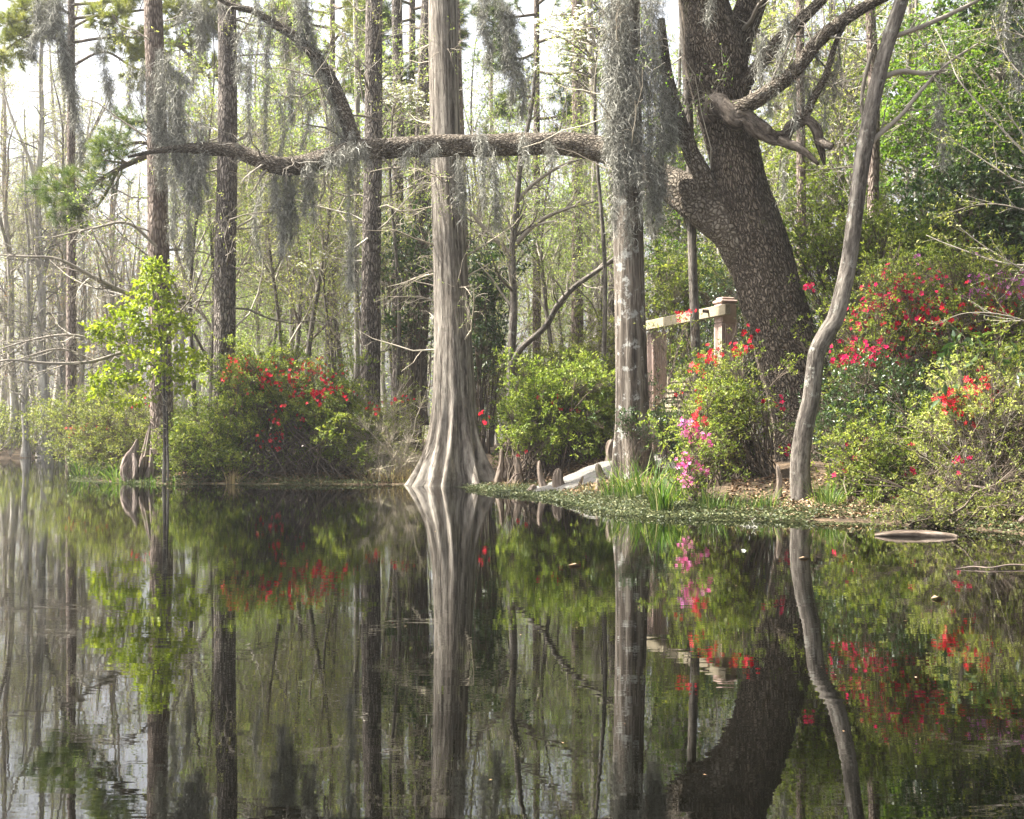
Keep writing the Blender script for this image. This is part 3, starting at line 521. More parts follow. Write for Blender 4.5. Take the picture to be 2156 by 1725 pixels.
bush('shrub', 'low green undergrowth reaching the water beside the bent tree', 'bush', [(1825, 985, 55, 46), (1850, 1020, 90, 45), (1815, 950, 34, 44)], 13.2, .55, (1740, 1930), 90, 14, 7, .045, .02, 'azalea', csize=.12, bare=2, blooms=[([(1800, 960, 60, 40)], 10, 'crimson', .036, .5)])
bush('shrub', 'leafy undergrowth with crimson flowers behind the twig thicket', 'bush', [(2000, 930, 100, 80), (2100, 840, 90, 100), (2120, 960, 70, 70)], 12.8, .6, (1930, 2200), 150, 15, 7, .05, .022, 'azalea', csize=.14, bare=2, blooms=[([(2000, 900, 110, 60)], 14, 'crimson', .038, .6), ([(2100, 800, 80, 60)], 16, 'crimson', .038, .6)])
bush('shrub', 'weedy green fringe at the water line below the twig thicket', 'bush', [(1960, 1075, 70, 24), (2060, 1080, 80, 30), (2140, 1085, 50, 30)], 11.3, .35, (1900, 2200), 80, 12, 7, .036, .017, 'olive', csize=.1, bare=1)
# fern like plant at the second cypress
bush('leafy_plant', 'dark leafy plant at the foot of the lichened cypress beside the swing', 'plant', [(1425, 915, 34, 26), (1395, 900, 24, 24)], 17.6, .35, (1380, 1440), 40, 12, 7, .07, .022, 'glossy_dark_leaf', csize=.09, stemm='dtwig')
bush('creeper', 'small leafy creeper climbing the lower trunk of the lichened cypress', 'plant', [(1325, 890, 26, 30), (1350, 915, 22, 30)], 16.25, .06, (1310, 1370), 16, 9, 5, .04, .02, 'glossy_dark_leaf', csize=.06, stem=(.004, .002))
# pink azalea and shrub under the oak
bush('azalea_bush', 'slim azalea sprig with bright pink hanging flowers at the water edge', 'bush', [(1470, 960, 30, 80), (1455, 1020, 22, 30)], 13.4, .25, (1450, 1490), 36, 12, 6, .04, .018, 'azalea_bright', csize=.07, stem=(.006, .003),
     blooms=[([(1452, 907, 16, 16)], 46, 'pink', .034, .2), ([(1480, 930, 10, 18)], 16, 'pink', .034, .2), ([(1446, 968, 20, 16)], 26, 'pink', .034, .2), ([(1476, 990, 14, 14)], 16, 'pink', .036, .2), ([(1450, 1012, 15, 20)], 24, 'pink', .034, .2), ([(1468, 882, 14, 10)], 16, 'coral', .036, .2), ([(1440, 880, 5, 5)], 3, 'mauve', .034, .1)])
bush('azalea_bush', 'tangled green azalea under the oak trunk with red flowers along its top', 'bush', [(1520, 805, 58, 55), (1508, 850, 46, 62), (1535, 890, 44, 80), (1520, 930, 60, 60)], 14.9, .6, (1480, 1640), 130, 14, 7, .046, .02, 'azalea', csize=.12, bare=2,
     blooms=[([(1490, 755, 36, 12)], 16, 'coral', .038, .6), ([(1470, 780, 10, 18)], 8, 'coral', .038, .5), ([(1550, 740, 34, 16)], 16, 'red', .036, .6), ([(1480, 815, 70, 40)], 14, 'red', .034, .6), ([(1650, 960, 14, 16)], 7, 'crimson', .035, .6), ([(1600, 850, 60, 40)], 7, 'crimson', .034, .6)])
bush('azalea_bush', 'thin azalea stems with a few red flowers in front of the swing beam', 'bush', [(1420, 690, 40, 26), (1430, 780, 30, 40), (1560, 690, 18, 30)], 15.8, .25, (1440, 1500), 16, 6, 3, .04, .018, 'olive', csize=.08, stem=(.005, .002), blooms=[([(1425, 668, 30, 8)], 9, 'coral', .036, .2), ([(1438, 655, 8, 10)], 3, 'red', .036, .2), ([(1570, 695, 10, 16)], 6, 'red', .036, .2)])
# right bank
bush('azalea_bush', 'wide mass of crimson flowering azalea on the shaded bank right of the bent tree', 'bush', [(1880, 690, 140, 115), (1960, 740, 140, 95), (1830, 745, 65, 70), (1920, 600, 120, 55)], 15.3, 1.0, (1760, 2060), 200, 18, 7, .046, .02, 'azalea', bare=1,
     blooms=[([(1900, 665, 170, 105)], 420, 'crimson', .032, 1.3), ([(1800, 755, 80, 28)], 120, 'crimson', .032, 1.4), ([(1850, 650, 45, 28)], 70, 'crimson', .036, 1.4), ([(1700, 605, 20, 12)], 6, 'crimson', .036, .3), ([(1955, 655, 30, 40)], 60, 'mauve', .033, 1.3), ([(1950, 700, 150, 85)], 170, 'red', .033, 1.35), ([(1980, 610, 130, 70)], 50, 'mauve', .03, 1.3)])
bush('azalea_bush', 'mauve and red flowering azalea at the edge of the picture above the thicket', 'bush', [(2110, 640, 80, 90), (2050, 620, 60, 60), (2130, 740, 50, 60)], 14.5, .8, (2040, 2200), 110, 22, 7, .046, .02, 'azalea', bare=2, blooms=[([(2090, 610, 70, 40)], 120, 'mauve', .032, 1.1), ([(2060, 650, 90, 60)], 120, 'red', .033, 1.1), ([(2130, 720, 30, 40)], 14, 'mauve', .036, .8)])
bush('azalea_bush', 'nearest azalea branch with clustered coral flowers and yellowish leaves', 'bush', [(2020, 845, 48, 36), (2065, 850, 36, 28)], 12.0, .3, (2060, 2120), 36, 14, 7, .036, .018, 'bud', csize=.07, stem=(.006, .003), stemm='twig', blooms=[([(2000, 850, 20, 32)], 28, 'coral', .042, .25), ([(2042, 820, 34, 14)], 20, 'coral', .042, .25), ([(2040, 860, 12, 20)], 10, 'red', .042, .25)])
bush('shrub', 'shadowy green undergrowth below the crimson azaleas', 'bush', [(1850, 860, 100, 70), (1950, 900, 90, 70), (1780, 900, 40, 60)], 14.6, .7, (1760, 2040), 130, 20, 6, .05, .022, 'glossy_dark_leaf', bare=3, csize=.14)
bush('twig_bush', 'tangled thicket of bare twigs and small leaves at the right water edge', 'bush', [(2090, 960, 110, 100), (2000, 1010, 80, 70), (2140, 1040, 60, 50), (2110, 860, 70, 90)], 11.9, .7, (1940, 2230), 80, 9, 6, .034, .016, 'olive', stemm='dtwig', bare=8, csize=.2, stem=(.006, .003), blooms=[([(2020, 975, 12, 10)], 7, 'crimson', .036, .4), ([(1955, 1090, 6, 6)], 3, 'crimson', .036, .4)])
bush('twig_bush', 'sparse seedlings and twigs rising from the leaf litter near the floating log', 'bush', [(1900, 1000, 70, 60), (1850, 1030, 60, 40)], 12.9, .5, (1800, 1980), 36, 8, 4, .04, .018, 'azalea', stemm='dtwig', bare=2, csize=.1, stem=(.005, .002), blooms=[([(1880, 1060, 20, 26)], 8, 'crimson', .036, .4), ([(1900, 1005, 14, 20)], 5, 'crimson', .034, .4)])
bush('broadleaf_shrub', 'large leaved rhododendron shoot beside the coral flower cluster', 'bush', [(2050, 755, 30, 18), (2045, 735, 25, 15)], 12.3, .15, (2080, 2110), 5, 2, 8, .17, .055, 'glossy_dark_leaf', csize=.08, stem=(.006, .004), spread=1.2, lift=-.1)
bush('camellia_bush', 'dark glossy camellia with hardly any flowers behind the arching twigs', 'bush', [(2060, 430, 110, 110), (2130, 520, 60, 80), (1960, 520, 90, 60)], 17.5, 1.0, (1990, 2160), 110, 16, 6, .085, .045, 'glossy_dark_leaf', csize=.2, blooms=[([(2100, 450, 60, 60)], 4, 'red', .04, 1.0), ([(1950, 520, 90, 50)], 5, 'crimson', .035, 1.0)])
bush('shrub', 'yellow green shrub above the crimson azalea behind the bent tree', 'bush', [(1880, 520, 110, 70), (1780, 560, 70, 60), (1990, 560, 80, 50), (1700, 540, 50, 80)], 17.0, .8, (1760, 2000), 120, 20, 6, .06, .03, 'azalea_bright', csize=.2)
bush('shrub', 'green shrub filling the gap between swing frame posts', 'bush', [(1430, 760, 60, 70), (1480, 700, 50, 60), (1400, 620, 50, 60), (1480, 590, 70, 60)], 22.5, .8, (1370, 1520), 90, 22, 7, .06, .028, 'azalea', csize=.22)
bush('shrub', 'dense shrub behind the swing and oak trunk', 'bush', [(1560, 780, 90, 90), (1680, 700, 90, 120), (1560, 640, 60, 90)], 20.5, .9, (1480, 1760), 100, 22, 7, .06, .026, 'glossy_dark_leaf', csize=.22)

# yellow green maple sapling
MD = 20.2
t = thing('maple_sapling', 'slender maple sapling with bright yellow green leaves at the water edge', 'tree'); mb = MB()
a_ = limb(mb, [(345, 1016, 9, MD), (347, 940, 8, MD), (346, 860, 8, MD), (342, 780, 6, MD), (335, 690, 5, MD), (322, 610, 4, MD), (318, 555, 2.5, MD)], 40, 8, .03, seed=60); mb.build('trunk', M['grey'], t); mb = MB(); ml = MB()
for (tx, ty, n) in [(225, 700, 16), (205, 690, 10), (250, 660, 16), (230, 800, 20), (215, 815, 14), (250, 770, 14), (280, 640, 20), (300, 690, 26), (310, 600, 22), (325, 560, 18), (318, 580, 16), (345, 625, 16), (355, 585, 10), (370, 680, 14), (385, 745, 16), (405, 755, 14), (400, 790, 14), (340, 720, 22), (290, 740, 26), (270, 800, 20), (320, 770, 22), (360, 790, 14), (380, 820, 10), (262, 850, 10), (300, 830, 12), (250, 720, 16), (350, 660, 14), (290, 660, 18), (200, 695, 8), (390, 690, 8)]:
    tip = at(tx, ty, MD + rng.normal(0, .25)); j = int(np.clip((1016 - ty - abs(tx - 338) * .55 - 20) / 461 * 39, 4, 38)); o_ = a_[0][j]; md = (o_ + tip) / 2 + [0, 0, .06]
    tubes(mb, np.stack([o_, md, tip])[None], np.array([[.006, .004, .002]]), 4, v=.3)
    c = tip + rng.normal(0, .10, (n, 3)) * [1.2, 1, .9]; tufts(ml, c, nrm(c - o_), 7, .085, .06, lift=-.35, upb=.4)
mb.build('branches', M['dtwig'], t); ml.build('foliage', M['maple'], t)
t = thing('bare_sapling', 'leafless grey sapling with thin side twigs in front of the maple sapling leaves', 'tree'); mb = MB(); a_ = limb(mb, [(354, 1012, 6, 20.0), (352, 900, 5, 20), (350, 800, 3.5, 20), (352, 700, 2, 20)], 24, 8, .03); mb.build('trunk', M['grey'], t); mb = MB(); lv = grow(*a_, 34, .25, .95, .15, .55, 5, .8, 1.4, .05, .2, .4, .002); tubes(mb, *lv, 3); l2 = grow(*lv, 2, .3, 1, .05, .25, 4, .3, .9, .0, .2, .6); tubes(mb, *l2, 3); mb.build('twig_sprays', M['ptwig'], t)

# ---------------------------------------------------------------- dogwoods
def dogwood(label, blobs, D, rz, base, tiers, n):
    t = thing('dogwood_tree', label, 'tree'); c, cu = blob_pts(blobs, tiers, rz, D, .5)
    b = gpt(base, D); mb = MB(); tt = np.linspace(0, 1, 9)[None, :, None]
    top = np.array([b[0], D, c[:, 2].max()]); tr = spline(np.stack([b, b * .6 + top * .4 + [.1, 0, 0], b * .25 + top * .75 - [.08, 0, 0], top]), 20); tubes(mb, tr, np.linspace(.05, .015, 20), 8, v=.4, ref=(0, 1, 0)); mb.build('trunk', M['grey'], t)
    i = np.clip(np.searchsorted(tr[:, 2], c[:, 2] - .5), 3, 19); o_ = tr[i]; md = (o_ + c) / 2 + [0, 0, .12]
    P = (1 - tt)**2 * o_[:, None] + 2 * tt * (1 - tt) * md[:, None] + tt**2 * c[:, None]; mb = MB(); tubes(mb, P, np.linspace(.016, .004, 9)[None] * np.ones((tiers, 1)), 4)
    lv = grow(P, np.full(P.shape[:2], .006), 9, .4, 1, .25, .7, 5, .4, 1.2, .03, .2, .5, .002, .4); tubes(mb, *lv, 3); mb.build('branches', M['twig'], t)
    tp = lv[0][:, 2:].reshape(-1, 3); tp = np.concatenate([tp, tp + rng.normal(0, .05, tp.shape)]); s_ = tp[rng.choice(len(tp), min(n, len(tp)), replace=False)]
    mb = MB(); flowers(mb, s_ + rng.normal(0, .03, s_.shape), nrm(rng.normal(0, .35, s_.shape) + [-.1, -.35, 1]), .045, 4, cup=.12); mb.build('blossoms', M['white'], t)
    mb = MB(); s_ = tp[rng.random(len(tp)) < .5]; leaves(mb, s_, rdir(len(s_)), .05, .025); mb.build('foliage', M['bud'], t)
dogwood('white flowering dogwood whose blossoms hang beside the moss covered cypress', [(1190, 120, 60, 100), (1235, 170, 30, 60), (1150, 60, 60, 60), (1240, 60, 40, 60)], 21.0, .7, 1262, 28, 420)
dogwood('dogwood with a flat white spray of blossoms between dark pine and pale cypress', [(850, 208, 48, 16), (880, 225, 30, 14), (800, 195, 25, 12)], 24, .5, 830, 18, 280)
dogwood('dogwood with sparse white blossoms over the red azalea', [(655, 560, 45, 24), (700, 545, 25, 12), (735, 500, 30, 12)], 25.5, .6, 690, 12, 70)

# ---------------------------------------------------------------- pine boughs in the upper left, canopy
def needle_tree(label, x, D, r, boughs, mk, top, xt=None, nn=40, NL=.19, NW=.005):
    t = thing('pine_tree', label, 'tree'); mb = MB(); b = gpt(x, D); tp = at(x if xt is None else xt, top, D); S = spline(np.stack([b - [0, 0, .1], b * .66 + tp * .34, b * .33 + tp * .67, tp]), 40); tubes(mb, S, np.linspace(r, r * .3, 40), 20, v=.5, shape=lumps(.06, 7, int(x), 1.5), ref=(0.03, 1, 0)); mb.build('trunk', M['redpine'], t)
    mb = MB(); mn = MB()
    for rows, per in boughs:
        PR = limb(mb, rows, 18, 6, .04, seed=3); lv = grow(*PR, per, .2, 1, .25, .8, 5, .4, 1.1, .06, .2, .5, .004, .6); tubes(mb, *lv, 3)
        l2 = grow(*lv, 3, .3, 1, .12, .35, 4, .4, 1., .08, .2, .6, .002); tubes(mb, *l2, 3)
        l2b = grow(*l2, 2, .3, 1, .1, .3, 4, .3, 1., .06, .2, .6, .002); tubes(mb, *l2b, 3); l2 = (np.concatenate([l2[0], l2b[0]]), l2[1]); tips = np.concatenate([lv[0][:, -1], l2[0][:, -1]]); d = nrm(np.concatenate([lv[0][:, -1] - lv[0][:, -2], l2[0][:, -1] - l2[0][:, -2]])); needles(mn, tips, d, nn, NL, NW)
    mb.build('boughs', M['dtwig'], t); mn.build('needles', M[mk], t)
needle_tree('pine whose dark green needle bough sweeps down towards the water at the left', 330, 24.2, .12, [([(330, 320, 14, 23.6), (260, 350, 12, 23.4), (200, 385, 9, 23.2), (150, 400, 6, 23), (70, 398, 3, 23)], 24), ([(250, 355, 8, 23.4), (215, 420, 6, 23.2), (190, 440, 4, 23.1), (120, 440, 3, 23)], 16), ([(330, 310, 9, 23.6), (290, 300, 7, 23.5), (220, 318, 5, 23.3)], 14), ([(335, 270, 9, 23.8), (310, 255, 6, 23.7), (270, 262, 4, 23.6)], 8)], 'needle', -900)
needle_tree('tall pine with yellow green needles filling the upper left corner', 150, 30, .14, [([(150 + dx, y0, 7, 30), (150 + dx + sx * .35, y0 + uni(-35, 15), 5.5, 29.6), (150 + dx + sx * .7, y0 + uni(-30, 30), 4, 29.2), (150 + dx + sx, y0 + uni(-30, 40), 2, 28.9)], 18) for dx, sx, y0 in [(0, 260, 90), (0, 200, 140), (0, 330, 40), (0, -160, 100), (0, 270, 10), (0, 120, 60), (0, -130, 30), (150, 170, 110), (200, 160, 60), (240, 120, 20)]], 'gneedle', -700, NL=.24, NW=.009)
needle_tree('green pine showing between the dark pine trunk and pale cypress', 868, 31, .13, [([(868, y0, 7, 31), (868 + sx * .35, y0 + uni(-35, 15), 5.5, 30.6), (868 + sx * .7, y0 + uni(-30, 30), 4, 30.3), (868 + sx, y0 + uni(-30, 40), 2, 30.0)], 16) for sx, y0 in [(-90, 40), (80, 60), (-120, 110), (60, 130), (-80, 190), (-60, 250), (70, 290), (-100, 10), (100, 20), (50, 210), (60, 340), (-50, 330)]], 'needle', -700, NL=.24, NW=.009)
needle_tree('yellow tinged pine above the oak limb behind its rising branch', 700, 33, .12, [([(700, y0, 7, 33), (700 + sx * .35, y0 + uni(-35, 15), 5.5, 32.6), (700 + sx * .7, y0 + uni(-30, 30), 4, 32.3), (700 + sx, y0 + uni(-30, 40), 2, 32.0)], 14) for sx, y0 in [(-110, 30), (90, 50), (-100, 110), (80, 150), (-60, 190), (60, 90), (-140, 60), (50, 10)]], 'gneedle', -700, NL=.24, NW=.009)
needle_tree('pine with soft green needles behind the dogwood blossoms', 1130, 32, .12, [([(1130, y0, 7, 32), (1130 + sx * .35, y0 + uni(-35, 15), 5.5, 31.6), (1130 + sx * .7, y0 + uni(-30, 30), 4, 31.3), (1130 + sx, y0 + uni(-30, 40), 2, 31.0)], 14) for sx, y0 in [(-120, 30), (120, 50), (-110, 110), (130, 150), (-60, 210), (100, 250), (-100, 290), (140, 10), (140, 90)]], 'needle', -700, NL=.24, NW=.009)

# leafy trees that close the right side
def leaf_tree(label, x, D, r, blobs, rz, clumps, per, nl, L, W, mk, top, csize=.3, name='leafy_tree'):
    t = thing(name, label, 'tree'); b = gpt(x, D); tp = at(x, top, D); mb = MB(); S = spline(np.stack([b - [0, 0, .1], b * .66 + tp * .34 + [.15, 0, 0], b * .33 + tp * .67 - [.1, 0, 0], tp]), 40); R = np.linspace(r, r * .25, 40); tubes(mb, S, R, 14, v=.5, shape=lumps(.06, 6, int(x), 1.5), ref=(0.03, 1, 0)); mb.build('trunk', M['grey'], t)
    cc, cu = blob_pts(blobs, clumps, rz, D, .42); i = np.clip(np.searchsorted(S[:, 2], cc[:, 2] - .9), 6, 39); o_ = S[i]; md = (o_ + cc) / 2 + [0, 0, .15] + rng.normal(0, .1, cc.shape); tt = np.linspace(0, 1, 8)[None, :, None]
    P = (1 - tt)**2 * o_[:, None] + 2 * tt * (1 - tt) * md[:, None] + tt**2 * cc[:, None]; P[:, 1:-1] += rng.normal(0, .02, (len(cc), 6, 3)); mb = MB(); tubes(mb, P, np.linspace(.02, .005, 8)[None] * np.ones((len(cc), 1)), 4)
    tips = np.repeat(cc, per, 0) + rng.normal(0, csize, (len(cc) * per, 3)) * [1, 1, .55]; o2 = np.repeat(P[:, 6], per, 0); tubes(mb, np.stack([o2, (o2 + tips) / 2 + rng.normal(0, .04, tips.shape), tips], 1), np.tile([[.005, .0035, .002]], (len(tips), 1)), 3); mb.build('branches', M['twig'], t)
    mb = MB(); tufts(mb, tips, nrm(tips - o2), nl, L, W, lift=-.1); mb.build('foliage', M[mk], t)
leaf_tree('lime leaved tree at the upper right beyond the bent tree', 1990, 21, .08, [(1980, 120, 130, 150), (2080, 200, 120, 160), (1900, 300, 80, 100)], 1.3, 110, 16, 7, .08, .055, 'lime', -300)
leaf_tree('bright young tree filling the right edge above the camellia', 2120, 19, .07, [(2120, 90, 90, 120), (2060, 300, 90, 80), (2150, 300, 60, 100)], 1.1, 80, 16, 7, .075, .05, 'lime', -250)
leaf_tree('green tree behind the bent tree and oak limbs', 1760, 24, .09, [(1760, 250, 110, 160), (1700, 420, 80, 110), (1820, 480, 80, 90), (1830, 130, 80, 120)], 1.3, 100, 16, 7, .085, .05, 'azalea_bright', -300)
leaf_tree('dim olive tree behind the oak trunk\'s leaning side', 1640, 26, .09, [(1640, 300, 80, 160), (1650, 520, 80, 130), (1600, 60, 80, 90)], 1.2, 70, 14, 7, .085, .045, 'olive', -300)
leaf_tree('light green tree behind the swing frame', 1440, 27, .08, [(1420, 560, 80, 70), (1480, 480, 70, 80), (1400, 420, 60, 70), (1440, 270, 60, 120)], 1.2, 85, 16, 6, .075, .045, 'lime', -100)
leaf_tree('deep green tree far behind the bent tree', 1930, 30, .1, [(1900, 250, 200, 220), (2100, 300, 160, 220), (1960, 560, 220, 120)], 1.5, 150, 16, 7, .12, .07, 'azalea', -200)
leaf_tree('fresh green tree behind the moss hung cypress', 1250, 34, .1, [(1230, 480, 90, 90), (1150, 600, 100, 90), (1290, 620, 70, 90)], 1.5, 60, 14, 6, .09, .05, 'feather', 200)
leaf_tree('tall dark leaved tree rising past the right edge', 2260, 15, .14, [(2350, -150, 260, 320), (2330, 300, 160, 200)], 2.0, 150, 16, 7, .10, .055, 'glossy_dark_leaf', -600)

# ---------------------------------------------------------------- bare swamp trees in the distance
def bare_proto(seed, H, r, budm, loc, label, group, limbs=80, name='swamp_tree', bud=.35, Ls=(.6, 2.0)):
    global rng
    keep = rng; rng = np.random.default_rng(seed)
    t = thing(name, label, 'tree', group, loc)
    z = np.linspace(-.2, H, 44); c = np.stack([.16 * np.sin(z * .35 + seed) + .05 * np.sin(z * 1.3), .16 * np.cos(z * .3 + seed * 2) + .04 * np.sin(z * 1.7), z], 1); R = r * (1 - .8 * np.clip(z / H, 0, 1)) * (1 + .7 * np.exp(-np.clip(z, 0, 99) / .45))
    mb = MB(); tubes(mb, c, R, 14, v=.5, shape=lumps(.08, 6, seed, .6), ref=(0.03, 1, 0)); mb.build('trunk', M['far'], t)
    mb = MB(); lv = grow(c[6:], R[6:], limbs, 0, 1, *Ls, 6, .6, 1.5, .03, .26, .28, .008, .8); tubes(mb, *lv, 4); f_ = grow(c[12:], R[12:], 3, 0, .5, 2.5, 5, 9, .2, .5, .05, .08, .7, .03); tubes(mb, *f_, 7); lf = grow(*f_, 14, .2, 1, .5, 1.6, 6, .5, 1.3, .02, .26, .3, .008); tubes(mb, *lf, 4); lv = (np.concatenate([lv[0], lf[0]]), np.concatenate([lv[1], lf[1]])); l2 = grow(*lv, 6, .15, 1, .3, 1.0, 5, .4, 1.1, .02, .28, .5, .004); tubes(mb, *l2, 3); l3 = grow(*l2, 3, .2, 1, .2, .55, 4, .4, 1.1, 0, .3, .6, .0035); tubes(mb, *l3, 3)
    tp = l3[0][:, 1:].reshape(-1, 3); tp = tp[rng.random(len(tp)) < bud]; leaves(mb, tp, rdir(len(tp)), .075, .03, m=1); mb.build('crown', [M['twig'], M[budm]], t); rng = keep
    return t
G1 = 'bare grey swamp trees across the water'; LB1 = 'slim bare grey swamp tree standing among its like across the water'
G2 = 'pale young cypresses in the woods'; LB2 = 'thin young cypress with pale green feathery growth in the woods behind'
G3 = 'bare trees far behind the bank'; LB3 = 'thin bare tree in the woods far behind the bank'
def gl(x, D): q = gpt(x, D); return (q[0], q[1], q[2])
protos = [bare_proto(101, 15, .15, 'bud', gl(18, 42), LB1, G1), bare_proto(102, 17, .19, 'bud', gl(88, 41), LB1, G1), bare_proto(103, 13, .12, 'rust', gl(240, 47), LB1, G1, bud=.2), bare_proto(104, 16, .16, 'bud', gl(140, 43), LB1, G1)]
r_ = np.random.default_rng(77)
for x, D in [(-30, 43), (40, 45), (60, 40.5), (112, 46), (128, 41.5), (160, 49), (178, 46), (200, 52), (215, 47), (262, 50), (285, 48), (392, 47), (-60, 40.5), (0, 49), (72, 52), (105, 56), (150, 58), (190, 60), (230, 58), (30, 57), (-15, 54), (300, 57), (410, 44), (425, 55), (440, 50), (-90, 44), (52, 62), (250, 64), (-40, 62), (370, 60), (270, 62), (125, 64)]:
    dup(protos[r_.integers(4)], gl(x, D), r_.uniform(0, 6.28), r_.uniform(.55, 1.1), LB1, G1)
yp = [bare_proto(111, 9, .055, 'feather', gl(560, 31), LB2, G2, 80, 'young_cypress', 1.0, (.4, 1.3)), bare_proto(112, 10, .065, 'feather', gl(650, 34), LB2, G2, 80, 'young_cypress', 1.0, (.4, 1.3))]
for x, D in [(520, 36), (585, 38), (610, 30), (625, 42), (690, 37), (720, 33), (540, 44), (670, 45), (740, 42), (505, 31), (820, 40), (1040, 38), (1010, 45), (1110, 40), (1150, 36), (1180, 44), (1290, 42), (450, 40), (575, 50)]:
    dup(yp[r_.integers(2)], gl(x, D), r_.uniform(0, 6.28), r_.uniform(.75, 1.15), LB2, G2)
fp = bare_proto(121, 15, .12, 'olive', gl(540, 40), LB3, G3, name='bare_tree')
fq = bare_proto(122, 17, .16, 'bud', gl(1030, 44), LB3, G3, name='bare_tree')
for x, D in [(500, 52), (572, 46), (706, 46), (808, 44), (860, 50), (990, 52), (1055, 50), (1160, 52), (1245, 40), (1310, 46), (1380, 42), (1420, 36), (1500, 38), (1580, 34), (1660, 36), (1740, 34), (1880, 36), (2000, 33), (2100, 36), (660, 62), (1140, 64), (1350, 56), (900, 62)]:
    dup((fp, fq)[r_.integers(2)], gl(x, D), r_.uniform(0, 6.28), r_.uniform(.6, 1.0), LB3, G3)

# budding understory trees in the woods
G4 = 'budding understory trees in the woods'; LB4 = 'small crooked budding tree in the woods behind the bank, among its like'
def under_proto(seed, H, budm, loc, nb):
    global rng
    keep = rng; rng = np.random.default_rng(seed); t = thing('understory_tree', LB4, 'tree', G4, loc); z = np.linspace(-.15, H, 30)
    c = np.stack([.22 * np.sin(z * .8 + seed) + .05 * z, .2 * np.cos(z * .7 + seed * 2), z], 1); R = .06 * (1 - .85 * np.clip(z / H, 0, 1)); mb = MB(); tubes(mb, c, R, 10, v=.4, ref=(0.03, 1, 0)); mb.build('trunk', M['grey'], t); mb = MB()
    f_ = grow(c[6:], R[6:], 9, 0, .8, 1.5, 3.4, 10, .35, .9, .05, .13, .65, .012); tubes(mb, *f_, 5); P_ = [f_]; lv = grow(*f_, 9, .2, 1, .6, 1.7, 7, .5, 1.3, .01, .2, .5, .005, .6); tubes(mb, *lv, 4)
    l2 = grow(*lv, 6, .15, 1, .25, .9, 5, .4, 1.1, .02, .24, .5, .0035, .6); tubes(mb, *l2, 3); l3 = grow(*l2, 4, .2, 1, .1, .4, 4, .4, 1., .0, .25, .6, .003); tubes(mb, *l3, 3)
    tp = l3[0][:, 1:].reshape(-1, 3); tp = tp[rng.random(len(tp)) < nb]; leaves(mb, tp, rdir(len(tp)), .06, .03, m=1); mb.build('crown', [M['twig'], M[budm]], t); rng = keep; return t
up = [under_proto(201, 7.5, 'bud', gl(560, 27), .5), under_proto(202, 8.5, 'feather', gl(1140, 26), .7), under_proto(203, 7., 'bud', gl(690, 29), .35)]
for x, D in [(405, 23.6), (500, 25), (620, 29), (680, 25.5), (725, 31), (800, 28), (850, 33), (985, 27), (1030, 30), (1085, 34), (1180, 31), (1255, 25), (1310, 30), (1370, 27), (1400, 31), (1545, 28), (1600, 24), (1700, 27), (1780, 23), (1860, 26), (1960, 25), (2050, 28), (640, 34), (940, 34), (580, 33), (760, 25), (455, 24), (1210, 37), (880, 38)]:
    dup(up[r_.integers(3)], gl(x, D), r_.uniform(0, 6.28), r_.uniform(.75, 1.45), LB4, G4)

# far woods that nobody could count
mb = MB(); n = 200; X_ = r_.uniform(-62, 60, n); Y_ = r_.uniform(66, 105, n); H_ = r_.uniform(6, 14, n); z = np.linspace(0, 1, 6)
P = np.stack([X_[:, None] + r_.normal(0, .12, (n, 6)), Y_[:, None] + 0 * z, H_[:, None] * z], -1); R = r_.uniform(.05, .13, n)[:, None] * (1 - .75 * z); tubes(mb, P, R, 5, m=0)
lv = grow(P, R, 22, .1, 1, .8, 3, 5, .7, 1.5, .05, .2, .3, .02, .6); tubes(mb, *lv, 3); l2 = grow(*lv, 4, .2, 1, .5, 1.6, 4, .4, 1.1, .03, .25, .5, .011); tubes(mb, *l2, 3)
tp = l2[0][:, 1:].reshape(-1, 3); tp = tp[rng.random(len(tp)) < np.where(tp[:, 0] < -9, .16, .5)]; leaves(mb, tp, rdir(len(tp)), .24, .12, m=1)
fw = mb.build('distant_woods', [M['twig'], M['feather']]); fw['kind'] = 'stuff'; fw['label'] = 'pale bare woods fading out far behind the water'
mb = MB(); n = 1500; X_ = np.concatenate([r_.uniform(-45, 40, 1000), r_.uniform(-30, -7, 700)]); Y_ = np.concatenate([r_.uniform(46, 75, 1000), r_.uniform(39.2, 47, 700)]); b = np.stack([X_, Y_, gz(X_, Y_)], 1); b = b[b[:, 2] > .025]
tp = np.repeat(b, 26, 0) + rng.normal(0, 1, (len(b) * 26, 3)) * [.5, .5, .38] + [0, 0, .65]; tufts(mb, tp, rdir(len(tp)), 3, .14, .05, m=1); k = np.repeat(b, 6, 0); e = k + rng.normal(0, 1, k.shape) * [.5, .5, .1] + [0, 0, 1.1]; tubes(mb, np.stack([k, (k + e) / 2 + rng.normal(0, .1, k.shape), e], 1), np.tile([[.012, .008, .004]], (len(k), 1)), 3)
ug = mb.build('far_undergrowth', [M['twig'], M['olive']]); ug['kind'] = 'stuff'; ug['label'] = 'olive brush along the far bank and under the woods'

